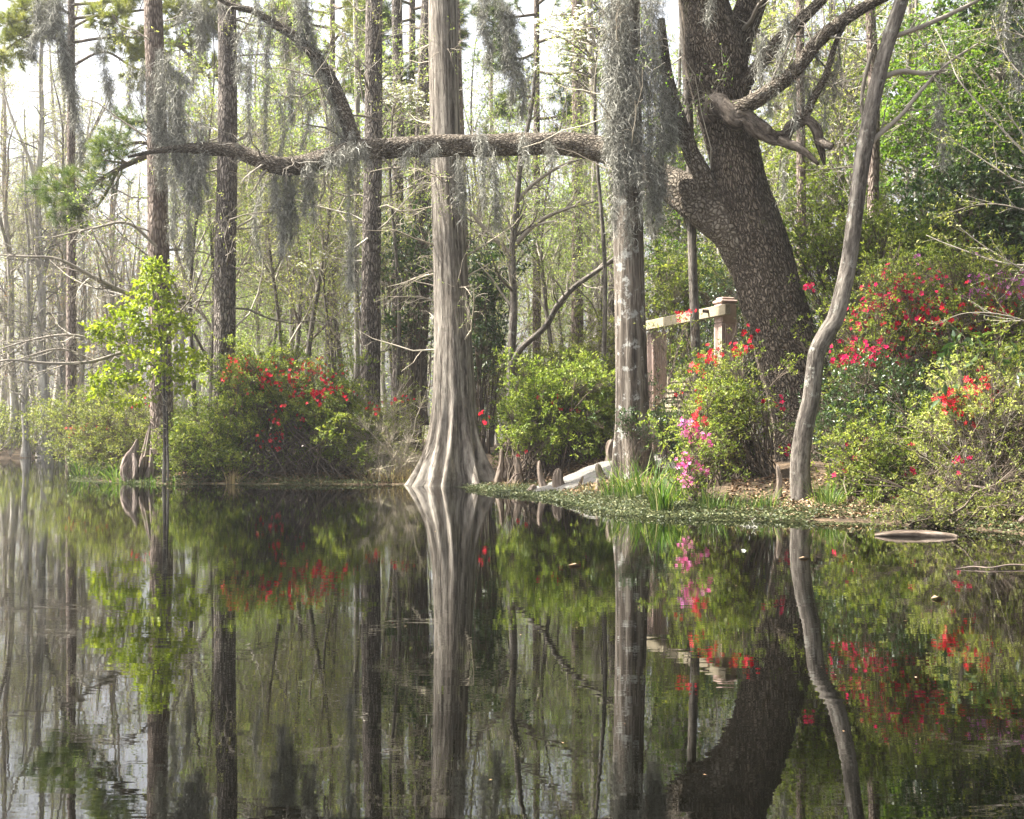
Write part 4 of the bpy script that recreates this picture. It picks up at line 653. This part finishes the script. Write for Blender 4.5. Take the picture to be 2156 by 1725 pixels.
# ---------------------------------------------------------------- spanish moss
def moss(label, tails, dens=1.):
    t = thing('spanish_moss', label, 'moss', 'spanish moss hanging from the trees'); mb = MB(); moss_tails(mb, tails, dens); mb.build('clumps', M['moss'], t)
LM = OD + .9
moss('long thin grey moss streamer hanging down at the upper left corner', [(100, -30, 160, 30, 17.5), (128, -30, 190, 20, 17.5), (140, 40, 150, 14, 17.5), (150, 120, 100, 12, 17.5), (158, 170, 90, 15, 17.5), (168, 240, 100, 9, 17.5), (108, -30, 110, 34, 17.5), (85, -20, 70, 18, 17.5)])
moss('short moss streamer beside the long one at the upper left', [(222, 90, 110, 10, 17.8), (232, 150, 80, 7, 17.8), (216, 60, 60, 9, 17.8)])
moss('grey moss heap draped over the thin end of the oak limb', [(365, 130, 200, 30, LM), (385, 180, 190, 30, LM), (405, 250, 150, 26, LM), (345, 150, 150, 18, LM), (420, 290, 150, 15, LM - .1), (432, 300, 100, 12, LM - .1), (395, 300, 120, 14, LM - .1), (330, 200, 90, 14, LM), (372, 110, 60, 22, LM)], 1.3)
moss('ragged moss hanging among the twigs over the first pine\'s top', [(440, -30, 130, 26, 19.5), (415, -10, 110, 16, 19.5), (405, 120, 70, 10, 19.5), (460, -20, 90, 18, 19.5), (380, -20, 70, 14, 19.5)])
moss('moss beard wrapped round the top of the oak\'s rising branch', [(632, -30, 130, 22, LM), (650, -30, 110, 24, LM), (660, 70, 70, 14, LM), (600, 60, 60, 9, LM), (565, -20, 160, 13, LM), (540, -20, 90, 10, LM), (675, 100, 60, 14, LM)])
moss('thin moss fringe along the underside of the oak\'s rising branch', [(712, 205, 90, 12, LM), (724, 240, 90, 12, LM), (700, 220, 110, 6, LM), (738, 260, 70, 10, LM), (690, 150, 60, 10, LM)])
moss('moss curtain hanging under the dip of the oak limb', [(600, 355, 180, 17, LM - .1), (588, 355, 140, 14, LM - .1), (612, 358, 150, 10, LM), (625, 352, 110, 8, LM), (640, 350, 100, 7, LM), (575, 352, 90, 8, LM)], 1.2)
moss('short dark moss tail under the limb beside the hanging curtain', [(656, 340, 120, 9, LM - .1), (648, 345, 70, 8, LM - .1), (662, 340, 60, 8, LM - .1)])
moss('moss string hanging from a broken twig below the limb', [(737, 440, 170, 8, LM), (739, 470, 130, 9, LM), (734, 350, 100, 4, LM), (745, 330, 60, 10, LM)])
moss('moss patch clinging to the limb where the branch rises', [(745, 296, 45, 24, LM - .25), (720, 305, 45, 20, LM - .25), (770, 300, 40, 14, LM - .25), (690, 315, 40, 16, LM - .25), (650, 330, 36, 14, LM - .2), (860, 300, 45, 14, LM - .2), (910, 296, 40, 14, LM - .2)])
moss('pale moss veil hanging between the pale cypress and the dogwood', [(1038, -30, 130, 26, 18.2), (1062, -20, 170, 18, 18.2), (1080, 60, 150, 20, 18.2), (1095, 110, 140, 16, 18.2), (1055, -30, 90, 30, 18.2), (1030, 80, 60, 10, 18.2)])
moss('moss strands lying over the oak limb beside the pale cypress', [(1015, 282, 150, 9, LM - .3), (1012, 270, 60, 13, LM - .3), (1040, 310, 170, 9, LM), (1052, 330, 150, 6, LM), (965, 320, 110, 9, LM), (975, 330, 130, 7, LM), (1105, 280, 60, 12, LM - .3), (1150, 290, 50, 12, LM - .3)])
moss('thick grey moss mantle wrapped round the upper trunk of the lichened cypress', [(x, y, l, r, 16.6 + dz) for x, y, l, r, dz in [(1285, -40, 330, 26, -.3), (1300, -40, 420, 26, -.4), (1320, -40, 440, 28, -.45), (1345, -40, 420, 28, -.4), (1365, -40, 400, 26, -.3), (1385, -20, 330, 24, -.2), (1280, 60, 260, 20, -.25), (1395, 60, 260, 18, -.1), (1305, 200, 260, 20, -.4), (1335, 250, 210, 20, -.4), (1372, 200, 240, 24, -.3), (1375, 330, 150, 22, -.3), (1300, 380, 110, 14, -.35), (1325, 420, 90, 12, -.4), (1290, 130, 200, 20, -.3), (1350, 100, 280, 26, -.4), (1400, 160, 150, 12, -.1), (1360, -40, 250, 36, -.2), (1310, -40, 250, 36, -.3)]], .55)
moss('thin moss strings trailing from the lichened cypress towards the stub limb', [(1385, 300, 170, 14, 16.3), (1395, 260, 150, 10, 16.3), (1412, 180, 130, 10, 16.4), (1372, 430, 60, 6, 16.4), (1425, 200, 100, 8, 16.4), (1418, 250, 90, 8, 16.4), (1384, 350, 80, 12, 16.25)])
moss('wispy moss on the bare oak branches near the broken limb', [(1640, 90, 100, 9, 15.7), (1675, 150, 120, 9, 15.7), (1700, 110, 110, 12, 15.7), (1740, 160, 110, 7, 15.7), (1620, 150, 90, 10, 15.8), (1490, -20, 60, 9, 16.2), (1660, 20, 80, 10, 15.8), (1760, 80, 120, 9, 15.7), (1720, 40, 90, 9, 15.7), (1600, 60, 110, 10, 15.9), (1650, 330, 90, 5, 15.7)])
moss('faded moss tassel hanging at the upper right corner', [(2130, 10, 150, 18, 15), (2140, 60, 130, 14, 15), (1985, 200, 140, 12, 15.5), (1978, 160, 120, 8, 15.5), (2120, -20, 90, 16, 15)], .8)
moss('grey moss hung in the twigs between the two left pines', [(400, 420, 110, 8, 21.6), (395, 250, 120, 14, 21.4), (360, 330, 170, 16, 21.4), (350, 260, 120, 20, 21.6), (330, 300, 90, 12, 21.6), (395, 480, 80, 8, 21.6)])
moss('moss tassels on the reddish pine above the maple sapling', [(318, 150, 110, 12, 21.5), (300, 120, 100, 8, 21.5), (340, 100, 140, 14, 21.5), (270, 130, 90, 7, 21.5)])
moss('fine moss threads behind the oak limb beside the rising branch', [(520, 130, 160, 10, 20.5), (560, 140, 180, 10, 20.5), (590, 200, 150, 10, 20.5), (615, 130, 130, 10, 20.5), (640, 180, 130, 8, 20.5), (500, 60, 110, 12, 20.5), (545, 380, 160, 8, 20.5), (525, 60, 120, 9, 20.5)])

# ---------------------------------------------------------------- swing and its frame
def box(mb, c, sx, sy, sz, rot=None, bev=.008, m=0):
    """bevelled box as a stack of inset rings; rot 3x3"""
    hx, hy, hz = sx / 2, sy / 2, sz / 2; b = min(bev, hx * .6, hy * .6, hz * .6); rings = []
    for z_, i_ in ((-hz, b), (-hz + b, 0), (hz - b, 0), (hz, b)):
        a, d = hx - i_, hy - i_; rings.append([(a, -d + b, z_), (a, d - b, z_), (a - b, d, z_), (-a + b, d, z_), (-a, d - b, z_), (-a, -d + b, z_), (-a + b, -d, z_), (a - b, -d, z_)])
    V = np.array(rings, float).reshape(-1, 3); q = [(r * 8 + j, r * 8 + (j + 1) % 8, r * 8 + 8 + (j + 1) % 8, r * 8 + 8 + j) for r in range(3) for j in range(8)]
    tr = [(0, j + 1, j) for j in range(1, 7)] + [(24, 24 + j, 25 + j) for j in range(1, 7)]
    mb.add((V if rot is None else V @ np.asarray(rot).T) + np.asarray(c), tr, q, m=m)
A = at(1527, 800, 18.2); B_ = at(1383, 800, 20.6); ax = nrm((A - B_) * [1, 1, 0]); sdv = np.array([-ax[1], ax[0], 0]); RT = np.stack([ax, sdv, [0, 0, 1]], 1)
t = thing('swing_frame', 'pinkish fluted post and timber beam frame standing beside the oak', 'swing frame')
for (c, ztop, w_) in ((A, at(0, 640, 18.2)[2], .25), (B_, at(0, 655, 18.2)[2] - .125 + .3, .25)):
    zb = float(gz(c[0], c[1])) - .1; mb = MB(); h = ztop - zb
    n = 40; ring = []  # fluted square shaft: 5 grooves on each face
    for f_ in range(4):
        ang = f_ * math.pi / 2; cs, sn = math.cos(ang), math.sin(ang)
        for j in range(20):
            u_ = -1 + 2 * j / 20; g_ = 1 - (.11 if abs(u_) < .8 and (int((u_ + .8) / .16) % 2 == 1) else 0); x_, y_ = g_ * w_ / 2, u_ * w_ / 2; ring.append((x_ * cs - y_ * sn, x_ * sn + y_ * cs))
    ring = np.array(ring) @ RT[:2, :2].T; V = []
    for z_ in (zb, ztop - .30): V.append(np.column_stack([ring + c[:2], np.full(80, z_)]))
    mb.add(np.concatenate(V), None, [(j, (j + 1) % 80, 80 + (j + 1) % 80, 80 + j) for j in range(80)]); mb.build('post', M['concrete'], t, smooth=False)
    if c is B_: continue
    mb = MB(); box(mb, [c[0], c[1], ztop - .15], w_ * 1.04, w_ * 1.04, .30, RT, .02); box(mb, [c[0], c[1], ztop + .028], w_ * 1.16, w_ * 1.16, .05, RT, .02); box(mb, [c[0], c[1], ztop + .075], w_ * .86, w_ * .86, .04, RT, .018); mb.build('cap', M['concrete'], t, smooth=False)
Pb = A + ax * .45; Pe = B_ - ax * .25; zbm = at(0, 655, 18.2)[2] - .02; L_ = np.linalg.norm((Pb - Pe)[:2]); mb = MB(); cB = (Pb + Pe) / 2 - sdv * .19; cB[2] = zbm; box(mb, cB, L_, .09, .16, RT, .008); mb.build('beam', M['timber'], t, smooth=False)
mb = MB(); c = A - sdv * .2 - ax * .1; tubes(mb, np.stack([[c[0], c[1], zbm + .02] - sdv * .12, [c[0], c[1], zbm + .02] + sdv * .1])[None], np.array([[.028, .028]]), 10, cap=True, ref=(0, 0, 1)); mb.build('bolt', M['iron'], t)
t = thing('garden_swing', 'slatted timber bench swing hanging on chains under the beam', 'swing')
cS = A * .34 + B_ * .66 - sdv * .3; zs = at(0, 876, 19.2)[2]; cS[2] = zs; mb = MB()
for j in range(6): box(mb, cS + sdv * (-.26 + j * .1), 1.35, .08, .03, RT, .006)
mb.build('seat', M['timber'], t, smooth=False); mb = MB(); tb = .3
for j in range(7): box(mb, cS + sdv * (.30 + j * .025) + [0, 0, .10 + j * .085], 1.35, .025, .06, RT, .006)
for e_ in (-.6, .6): box(mb, cS + ax * e_ + sdv * .40 + [0, 0, .34], .06, .03, .68, RT, .006)
mb.build('backrest', M['timber'], t, smooth=False)
for e_ in (-.66, .66):
    mb = MB(); box(mb, cS + ax * e_ + [0, 0, .24], .07, .62, .03, RT, .006); mb.build('armrest', M['timber'], t, smooth=False)
    mb = MB(); box(mb, cS + ax * e_ + [0, 0, -.045], .05, .66, .06, RT, .006); box(mb, cS + ax * e_ - sdv * .27 + [0, 0, .105], .05, .05, .24, RT, .006); mb.build('side_rail', M['timber'], t, smooth=False)
    for s_ in (-.28, .28):
        mb = MB(); p0 = cS + ax * e_ + sdv * s_ + [0, 0, .2]; p1 = np.array([*(cB + ax * (np.dot(cS - cB, ax) + e_))[:2], zbm - .1]); nl = int(np.linalg.norm(p1 - p0) / .05); dv = (p1 - p0) / nl; th = np.linspace(0, 2 * np.pi, 9)
        for j in range(nl):
            sv = nrm(np.cross(dv, ax if j % 2 else sdv)); cl = p0 + dv * (j + .5); lp = cl + np.cos(th)[:, None] * nrm(dv) * .034 + np.sin(th)[:, None] * sv * .017; tubes(mb, lp[None], np.full((1, 9), .005), 4, ref=nrm(np.cross(dv, sv)))
        mb.build('chain', M['iron'], t)

# ---------------------------------------------------------------- cypress knees, stumps, logs
def knee(label, x, yb, h, w, D, bend=0., seed=0, mt='knee', name='cypress_knee', cat='cypress knee', flat=1.4):
    b = at(x, yb, D); H = h / F * D; R = w / 2 / F * D; z = np.linspace(0, 1, 26); r = np.random.default_rng(seed)
    P = np.stack([b[0] + bend * z**1.5 * H + .02 * np.sin(5 * z + seed), np.full(26, D), b[2] - .12 + (H + .12) * z], 1); rad = R * (.62 + .75 * (1 - z)**2.2) * np.sqrt(np.clip(1 - ((z - .80) / .205).clip(0)**2, .03, 1))
    mb = MB(); tubes(mb, P, rad, 28, v=.5, shape=lumps(.28, 7, seed, 9), ref=(0.03, 1, 0), cap=True); o = mb.build(name, M[mt]); tag(o, label, cat, 'cypress knees along the bank' if name == 'cypress_knee' else None)
for a in [('tall slim dark knee in front of the path\'s low end', 1143, 1034, 64, 19, 17.4, -.10, 1), ('stout blunt knee just beside the tall slim one, before the sand', 1182, 1036, 50, 30, 17.1, -.15, 2), ('low stub knee at the waterline before the tall slim knee', 1117, 1040, 20, 22, 17.3, .2, 3), ('pointed knee closest to the pale cypress base', 1053, 1008, 64, 17, 19.4, .03, 4), ('small knee behind the pointed one beside the pale cypress', 1068, 992, 30, 16, 19.6, .02, 5), ('broad pale knee between the pointed knee and the litter slope', 1090, 1012, 52, 20, 19.0, 0, 6), ('shaded knee at the edge of the sand beside the lichened cypress', 1266, 1004, 28, 22, 16.9, -.2, 7), ('reddish rounded knee behind the path against the lichened cypress', 1284, 962, 36, 20, 18.2, .05, 8), ('tiny knee low in the litter by the long grass', 1224, 1018, 16, 9, 16.8, 0, 9), ('dark broken knee among the grass at the sand\'s edge', 1262, 1034, 26, 20, 16.1, -.3, 10), ('grey pointed knee beside the bent tree\'s foot', 1637, 1050, 72, 17, 13.5, 0, 11), ('thin leaning stake like knee on the litter slope', 1862, 1022, 44, 9, 13.5, -.25, 12), ('pale straight knee behind the seedlings on the right bank', 1926, 1042, 62, 13, 13.0, .12, 13)]: knee(*a)
def stump(label, parts, seed):
    mb = MB()
    for j, rows in enumerate(parts): limb(mb, rows, 90, 40, .34, seed=seed + j)
    tag(mb.build('tree_stump', M['drift']), label, 'stump')
stump('low gnarled pinkish driftwood stump on the bank', [[(272, 1012, 34, 20.9), (270, 985, 30, 20.9), (276, 965, 26, 20.9), (284, 945, 15, 20.9), (289, 925, 4, 20.9)], [(264, 1005, 16, 20.8), (262, 988, 15, 20.8), (266, 974, 5, 20.8)], [(284, 1008, 14, 20.8), (286, 980, 11, 20.8), (282, 955, 5, 20.8)]], 70)
stump('tall splintered driftwood snag behind the gnarled stump', [[(304, 1010, 24, 21.1), (306, 985, 19, 21.1), (308, 955, 15, 21.1), (312, 925, 10, 21.1), (317, 890, 2, 21.1)], [(316, 1005, 16, 21), (319, 975, 12, 21), (317, 945, 3, 21)], [(296, 1004, 14, 21), (299, 980, 9, 21), (303, 962, 3, 21)]], 80)
def log(label, rows, mt='drift', name='driftwood_log', amp=.14, seed=1):
    mb = MB(); limb(mb, rows, 40, 14, amp, seed=seed); tag(mb.build(name, M[mt]), label, 'log')
log('pale log floating in the water at the right', [(1842, 1127, 6, 10.3), (1862, 1125, 12, 10.28), (1895, 1123, 15, 10.27), (1935, 1124, 16, 10.25), (1970, 1126, 14, 10.22), (2003, 1129, 12, 10.2), (2016, 1131, 9, 10.18)], 'knee', amp=.2)
log('bleached stick caught in the twig thicket at the right', [(2040, 1022, 4, 11.6), (2075, 1028, 8, 11.55), (2110, 1036, 9, 11.5), (2165, 1040, 10, 11.4)], seed=2)
log('submerged snag tip at the right edge of the water', [(2143, 1108, 4, 10.9), (2150, 1095, 10, 10.9), (2162, 1085, 14, 10.9)], seed=3)
log('thin pale twig floating at the cypress base', [(925, 1030, 2.5, 18.9), (960, 1033, 3, 18.6), (1000, 1031, 2, 18.6)], 'drift', 'floating_twig', 0)
log('long pale twigs drifting on the water at the right edge', [(2010, 1198, 1.5, 7.8), (2050, 1193, 3, 7.85), (2085, 1195, 2.2, 7.8), (2130, 1189, 3.5, 7.9), (2200, 1192, 2.5, 7.85)], 'drift', 'floating_twig', .1)
log('dry fallen twig at the foot of the knees', [(1070, 1018, 2, 18.4), (1085, 1000, 3.5, 18.7), (1108, 995, 2, 18.9)], 'drift', 'fallen_twig', 0)

# arching pale wands that lean in from the right edge
t = thing('arching_shrub', 'shrub of long pale arching wands leaning in from the right edge', 'bush'); mb = MB(); ml = MB()
for k_, rows in enumerate([[(2240, 420, 9, 10.6), (2150, 315, 7, 10.6), (2080, 240, 6, 10.6), (2020, 170, 5, 10.6), (1995, 110, 3, 10.7), (1970, 60, 2, 10.8)], [(2240, 380, 7, 10.8), (2160, 290, 6, 10.8), (2100, 210, 4, 10.8), (2030, 130, 3, 10.8), (1960, 95, 2, 10.9)], [(2240, 400, 6, 10.4), (2150, 385, 5, 10.4), (2060, 330, 4, 10.5), (1990, 285, 2, 10.6)], [(2240, 560, 6, 10.5), (2120, 555, 5, 10.5), (2010, 520, 4, 10.6), (1950, 495, 2, 10.7)], [(2240, 480, 6, 10.2), (2150, 440, 5, 10.3), (2070, 430, 4, 10.4), (1990, 450, 2, 10.5)], [(2240, 620, 6, 10.2), (2140, 560, 5, 10.3), (2060, 510, 4, 10.4), (2000, 460, 2, 10.5)], [(2240, 130, 6, 10.6), (2150, 75, 5, 10.7), (2080, 60, 3, 10.8), (2010, 70, 2, 10.9)], [(2240, 280, 6, 10.6), (2180, 190, 5, 10.6), (2120, 120, 4, 10.7), (2090, 40, 2, 10.8)], [(2220, 700, 6, 10.8), (2120, 665, 5, 10.8), (2030, 660, 3, 10.9), (1960, 690, 2, 11)]]):
    PR = limb(mb, [(x_, y_, w_ * .62, d_) for x_, y_, w_, d_ in rows], 24, 6, .03, seed=k_, v=uni(.2, .8)); lv = grow(*PR, 16, .15, 1, .12, .5, 5, .3, .9, .01, .15, .5, .0016); tubes(mb, *lv, 3); tp = lv[0][:, 1:].reshape(-1, 3); leaves(ml, np.repeat(tp, 2, 0), rdir(2 * len(tp)), .034, .016)
for x_ in (2245, 2255, 2238): limb(mb, [(x_, 1090, 14, 10.5), (x_ + 5, 850, 12, 10.5), (x_ - 4, 600, 10, 10.5), (x_ - 5, 300, 8, 10.6)], 20, 6, .04)
mb.build('stems', M['twig'], t); ml.build('foliage', M['olive'], t)
# bare branches that reach in over the water from the left edge
for rows in ([(345, 642, 12, 21.9), (330, 640, 12, 21.5), (250, 610, 10, 21), (190, 580, 9, 20.6), (120, 545, 6, 20.2), (50, 540, 4, 20), (-30, 535, 2, 20)], [(340, 745, 8, 21.5), (270, 740, 7, 21), (190, 762, 7, 20.5), (100, 765, 6, 20.2), (20, 758, 5, 20), (-30, 770, 3, 20)], [(280, 738, 6, 21), (200, 715, 5, 20.6), (140, 705, 5, 20.4), (70, 715, 4, 20.2), (0, 735, 3, 20)], [(200, 760, 5, 20.6), (130, 735, 4, 20.4), (60, 750, 3, 20.2), (-20, 780, 2, 20)], [(330, 520, 7, 21.5), (270, 470, 6, 21.2), (200, 480, 5, 21), (110, 500, 3, 20.7)]):
    mb = MB(); PR = limb(mb, rows, 24, 8, .05); lv = grow(*PR, 16, .15, 1, .3, 1.1, 6, .4, 1.1, .02, .2, .45, .003); tubes(mb, *lv, 3); l2 = grow(*lv, 4, .2, 1, .15, .5, 5, .4, 1.1, 0, .25, .6, .002); tubes(mb, *l2, 3)
    mb.build('bough', M['twig'], red_pine)

# ---------------------------------------------------------------- grass, ground cover, floating bits
def tuft(label, spots, mk='grass', cat='grass'):
    t = thing('grass_tuft', label, cat, 'grass tufts along the water edge'); mb = MB()
    for (x, D, n, L, W, sp, le) in spots: blades(mb, gpt(x, D) - [0, 0, .03], n, L, W, sp, le)
    mb.build('foliage', M[mk], t)
tuft('large clump of long grass in front of the lichened cypress', [(1320, 14.9, 70, .72, .012, .28, .95), (1355, 14.5, 70, .66, .012, .28, 1.0), (1290, 15.2, 45, .55, .011, .2, .9), (1385, 14.8, 40, .62, .012, .2, .8)])
tuft('bright broad bladed grass clump standing in the water', [(1392, 12.95, 70, .56, .018, .10, .5), (1402, 12.9, 30, .45, .016, .09, .6)])
tuft('tall strappy leaves beside the pink azalea', [(1430, 13.6, 40, .6, .018, .12, .45), (1490, 13.2, 30, .4, .010, .15, .5)])
tuft('fine grass tuft at the foot of the bent tree', [(1742, 12.9, 120, .45, .007, .16, .6), (1755, 12.8, 60, .35, .006, .14, .6)])
tuft('short grass fringe between pink azalea and bent tree', [(1530, 12.9, 70, .3, .007, .2, .6), (1580, 12.9, 70, .3, .007, .22, .6), (1620, 12.9, 60, .33, .007, .2, .6), (1500, 12.8, 50, .35, .008, .15, .5)])
tuft('thin grass on the litter slope right of the bent tree', [(1838, 12.6, 26, .4, .007, .08, .5), (1915, 12.5, 20, .45, .008, .1, .4)])
tuft('arching long grass at the tip of the left bank', [(175, 23.2, 90, .75, .012, .3, .9), (215, 22.4, 80, .65, .012, .25, .9), (240, 21.6, 70, .55, .012, .2, .9)])
tuft('green grass around the driftwood stumps', [(250, 21.0, 70, .5, .011, .2, .8), (285, 20.7, 60, .3, .009, .2, .7), (320, 20.5, 60, .3, .009, .2, .7), (365, 20.5, 40, .25, .008, .15, .7)])
tuft('yellowish grass tuft by a thin stem under the red azalea', [(490, 20.4, 60, .4, .009, .16, .6)], 'straw')
tuft('dry straw coloured grass beside the pale cypress base', [(820, 20.4, 60, .5, .008, .3, .8), (780, 20.5, 50, .4, .008, .25, .8), (855, 20.4, 50, .45, .008, .25, .8)], 'straw')
tuft('dry grass wisps among the cypress knees', [(1075, 18.6, 36, .25, .006, .15, .9), (1240, 16.2, 40, .3, .007, .25, .8), (1180, 17.2, 26, .14, .006, .12, .8)], 'straw')

# leafy fringe along the waterline (ground cover, partly floating)
sh = spline(np.array(shore[:19]), 1200); seg = np.linalg.norm(np.diff(sh, axis=0), axis=1); cum = np.concatenate([[0], np.cumsum(seg)])
def along(n, w0, w1, lo=0., hi=1.):
    s = uni(lo, hi, n) * cum[-1]; i = np.clip(np.searchsorted(cum, s), 1, len(sh) - 1); tg = nrm(sh[i] - sh[i - 1]); nv = np.stack([-tg[:, 1], tg[:, 0]], 1); o = uni(0, 1, n)
    q = sh[i] + nv * (w0 + (w1 - w0) * o)[:, None]; return q
q = along(36000, -.4, .8); wig = .25 * np.sin(q[:, 0] * 2.3) + .15 * np.sin(q[:, 0] * 6.1 + 1); sd_ = sdist(q[:, 0], q[:, 1]); slope = (q[:, 0] > -.9) & (q[:, 0] < 1.2) & (sd_ > .12); keep = ~(slope & (rng.random(len(q)) < .85)) & (sd_ > -.18 + wig * .6) & (rng.random(len(q)) < .9); q = q[keep]
q2 = along(16000, -.75, .5, .44, .80); wig = .18 * np.sin(q2[:, 0] * 3.3); sd2 = sdist(q2[:, 0], q2[:, 1]); q2 = q2[sd2 > -.5 + wig]; q = np.concatenate([q, q2])
p3 = np.column_stack([q, np.maximum(gz(q[:, 0], q[:, 1]), 0) + uni(.004, .05, len(q))]); mb = MB(); leaves(mb, p3, rdir(len(p3)) * [1, 1, .3] + [0, 0, .25], .035, .022, upb=1.5); gc = mb.build('ground_cover', M['pad']); gc['kind'] = 'stuff'; gc['label'] = 'small green water plants fringing the bank'
q = along(9000, -.5, -.02); wig = .18 * np.sin(q[:, 0] * 1.9) + .12 * np.sin(q[:, 0] * 5.1 + 1); sd_ = sdist(q[:, 0], q[:, 1]); q = q[(sd_ > -.28 + wig)]
p3 = np.column_stack([q, np.full(len(q), .004)]); mb = MB(); leaves(mb, p3, rdir(len(p3)) * [1, 1, 0.02], .03, .02, upb=30, fold=.02); dw = mb.build('duckweed', M['pad']); dw['kind'] = 'stuff'; dw['label'] = 'thin floating film of tiny leaves along the shore'
q = np.concatenate([along(12000, .05, 1.6, .40, .60), along(9000, .1, 2.2, .75, 1.), along(8000, .1, 1.0, 0, .42)]); p3 = np.column_stack([q, gz(q[:, 0], q[:, 1]) + uni(.004, .03, len(q))]); mb = MB(); leaves(mb, p3, rdir(len(p3)) * [1, 1, .25], .07, .03, upb=2); lt = mb.build('leaf_litter', M['litter']); lt['kind'] = 'stuff'; lt['label'] = 'brown dead leaves and needles strewn on the bank'
for k_, (x, y, L, W, mk, lab) in enumerate([(1195, 1192, .1, .04, 'litter', 'dead leaf floating below the lichened cypress'), (1680, 1177, .09, .035, 'litter', 'tan leaf floating under the bent tree\'s reflection'), (1960, 1262, .1, .05, 'litter', 'pale curled leaf floating near the crimson reflections'), (1560, 1160, .05, .03, 'white', 'white petal floating below the pink azalea'), (1190, 1041, .06, .04, 'pink', 'pink petal lying in the water plants before the knees')]):
    mb = MB(); c = at(x, y, F * CH / (y - Y0)) + [0, 0, .006]; leaves(mb, c[None], np.array([[1, .3, 0.]]), L, W, upb=40, v=np.array([.8])); tag(mb.build('fallen_petal' if mk in ('white', 'pink') else 'floating_leaf', M[mk]), lab, 'petal' if mk in ('white', 'pink') else 'leaf')
t = thing('moss_clump', 'pale moss clump fallen on the water below the pink azalea', 'moss'); mb = MB(); c = at(1577, 1110, 11.3)
for j in range(16): moss_tails(mb, [(1577 + uni(-22, 22), 1109 + uni(-2, 2), 3, 8, 11.3 + uni(-.12, .12))], .3)
mb.build('clumps', M['moss'], t)

q = np.stack([uni(-9, 7, 700), uni(3, 19, 700)], 1); q = q[(sdist(q[:, 0], q[:, 1]) < -.3) & (np.abs(q[:, 0]) < q[:, 1] * .47)]; p3 = np.column_stack([q, np.full(len(q), .003)]); mb = MB(); leaves(mb, p3, rdir(len(p3)) * [1, 1, .02], np.where(rng.random(len(q)) < .1, .035, .009), .008, upb=40, fold=.02); fs = mb.build('floating_specks', M['litter']); fs['kind'] = 'stuff'; fs['label'] = 'tiny specks of debris floating on the dark water'

# ---------------------------------------------------------------- hazy air
m, nt, N, Lk = mat('hazy_air'); v_ = N('ShaderNodeVolumePrincipled', Density=.0005, Anisotropy=.3); v_.inputs['Color'].default_value = (.93, .95, 1, 1); o = N('ShaderNodeOutputMaterial'); Lk(v_.outputs[0], o.inputs['Volume'])
mb = MB(); X0, X1, Ya, Yb, Za, Zb = -120, 100, -14, 180, -2.2, 27
mb.add([(X0, Ya, Za), (X1, Ya, Za), (X1, Yb, Za), (X0, Yb, Za), (X0, Ya, Zb), (X1, Ya, Zb), (X1, Yb, Zb), (X0, Yb, Zb)], None, [(0, 3, 2, 1), (4, 5, 6, 7), (0, 1, 5, 4), (1, 2, 6, 5), (2, 3, 7, 6), (3, 0, 4, 7)]); hz = mb.build('haze', m, smooth=False); hz['kind'] = 'stuff'; hz['label'] = 'thin bright haze in the air over the swamp'

# ---------------------------------------------------------------- light, sky, camera
EL, AZ = math.radians(52), math.radians(-83)   # sun height; azimuth from the view axis, negative = left
sd = np.array([math.sin(AZ) * math.cos(EL), math.cos(AZ) * math.cos(EL), math.sin(EL)])
w = bpy.data.worlds.new('World'); scn.world = w; w.use_nodes = True; nt = w.node_tree
bg = nt.nodes['Background']; sky = nt.nodes.new('ShaderNodeTexSky'); sky.sky_type = 'NISHITA'; sky.sun_disc = False; sky.sun_elevation = EL; sky.sun_rotation = AZ % (2 * math.pi); sky.air_density = 1.0; sky.dust_density = 7.0; sky.ozone_density = .6
hs = nt.nodes.new('ShaderNodeHueSaturation'); hs.inputs['Saturation'].default_value = .3; nt.links.new(sky.outputs[0], hs.inputs['Color']); nt.links.new(hs.outputs[0], bg.inputs[0]); bg.inputs[1].default_value = .105
L = bpy.data.lights.new('sun', 'SUN'); L.energy = 5.; L.angle = math.radians(.5); L.color = (1, .95, .86); so = bpy.data.objects.new('sun', L); COL.objects.link(so)
from mathutils import Vector
so.rotation_euler = Vector(-sd).to_track_quat('-Z', 'Y').to_euler()
cam = bpy.data.cameras.new('camera'); cam.sensor_width = 36; cam.lens = 36 * 1200 / 1024; cam.shift_y = 21.5 / 1024; cam.clip_end = 600; cam.clip_start = .05
co = bpy.data.objects.new('camera', cam); COL.objects.link(co); co.location = (0, 0, CH); co.rotation_euler = (math.pi / 2, 0, 0); scn.camera = co
vs = scn.view_settings; vs.view_transform = 'Standard'; vs.look = 'None'; vs.gamma = 1; vs.exposure = 2.28
c = scn.cycles; c.max_bounces = 8; c.diffuse_bounces = 3; c.glossy_bounces = 3; c.transmission_bounces = 4; c.transparent_max_bounces = 8; c.volume_bounces = 1
c.sample_clamp_indirect = 6; c.use_denoising = True; c.use_adaptive_sampling = True; c.adaptive_threshold = .02
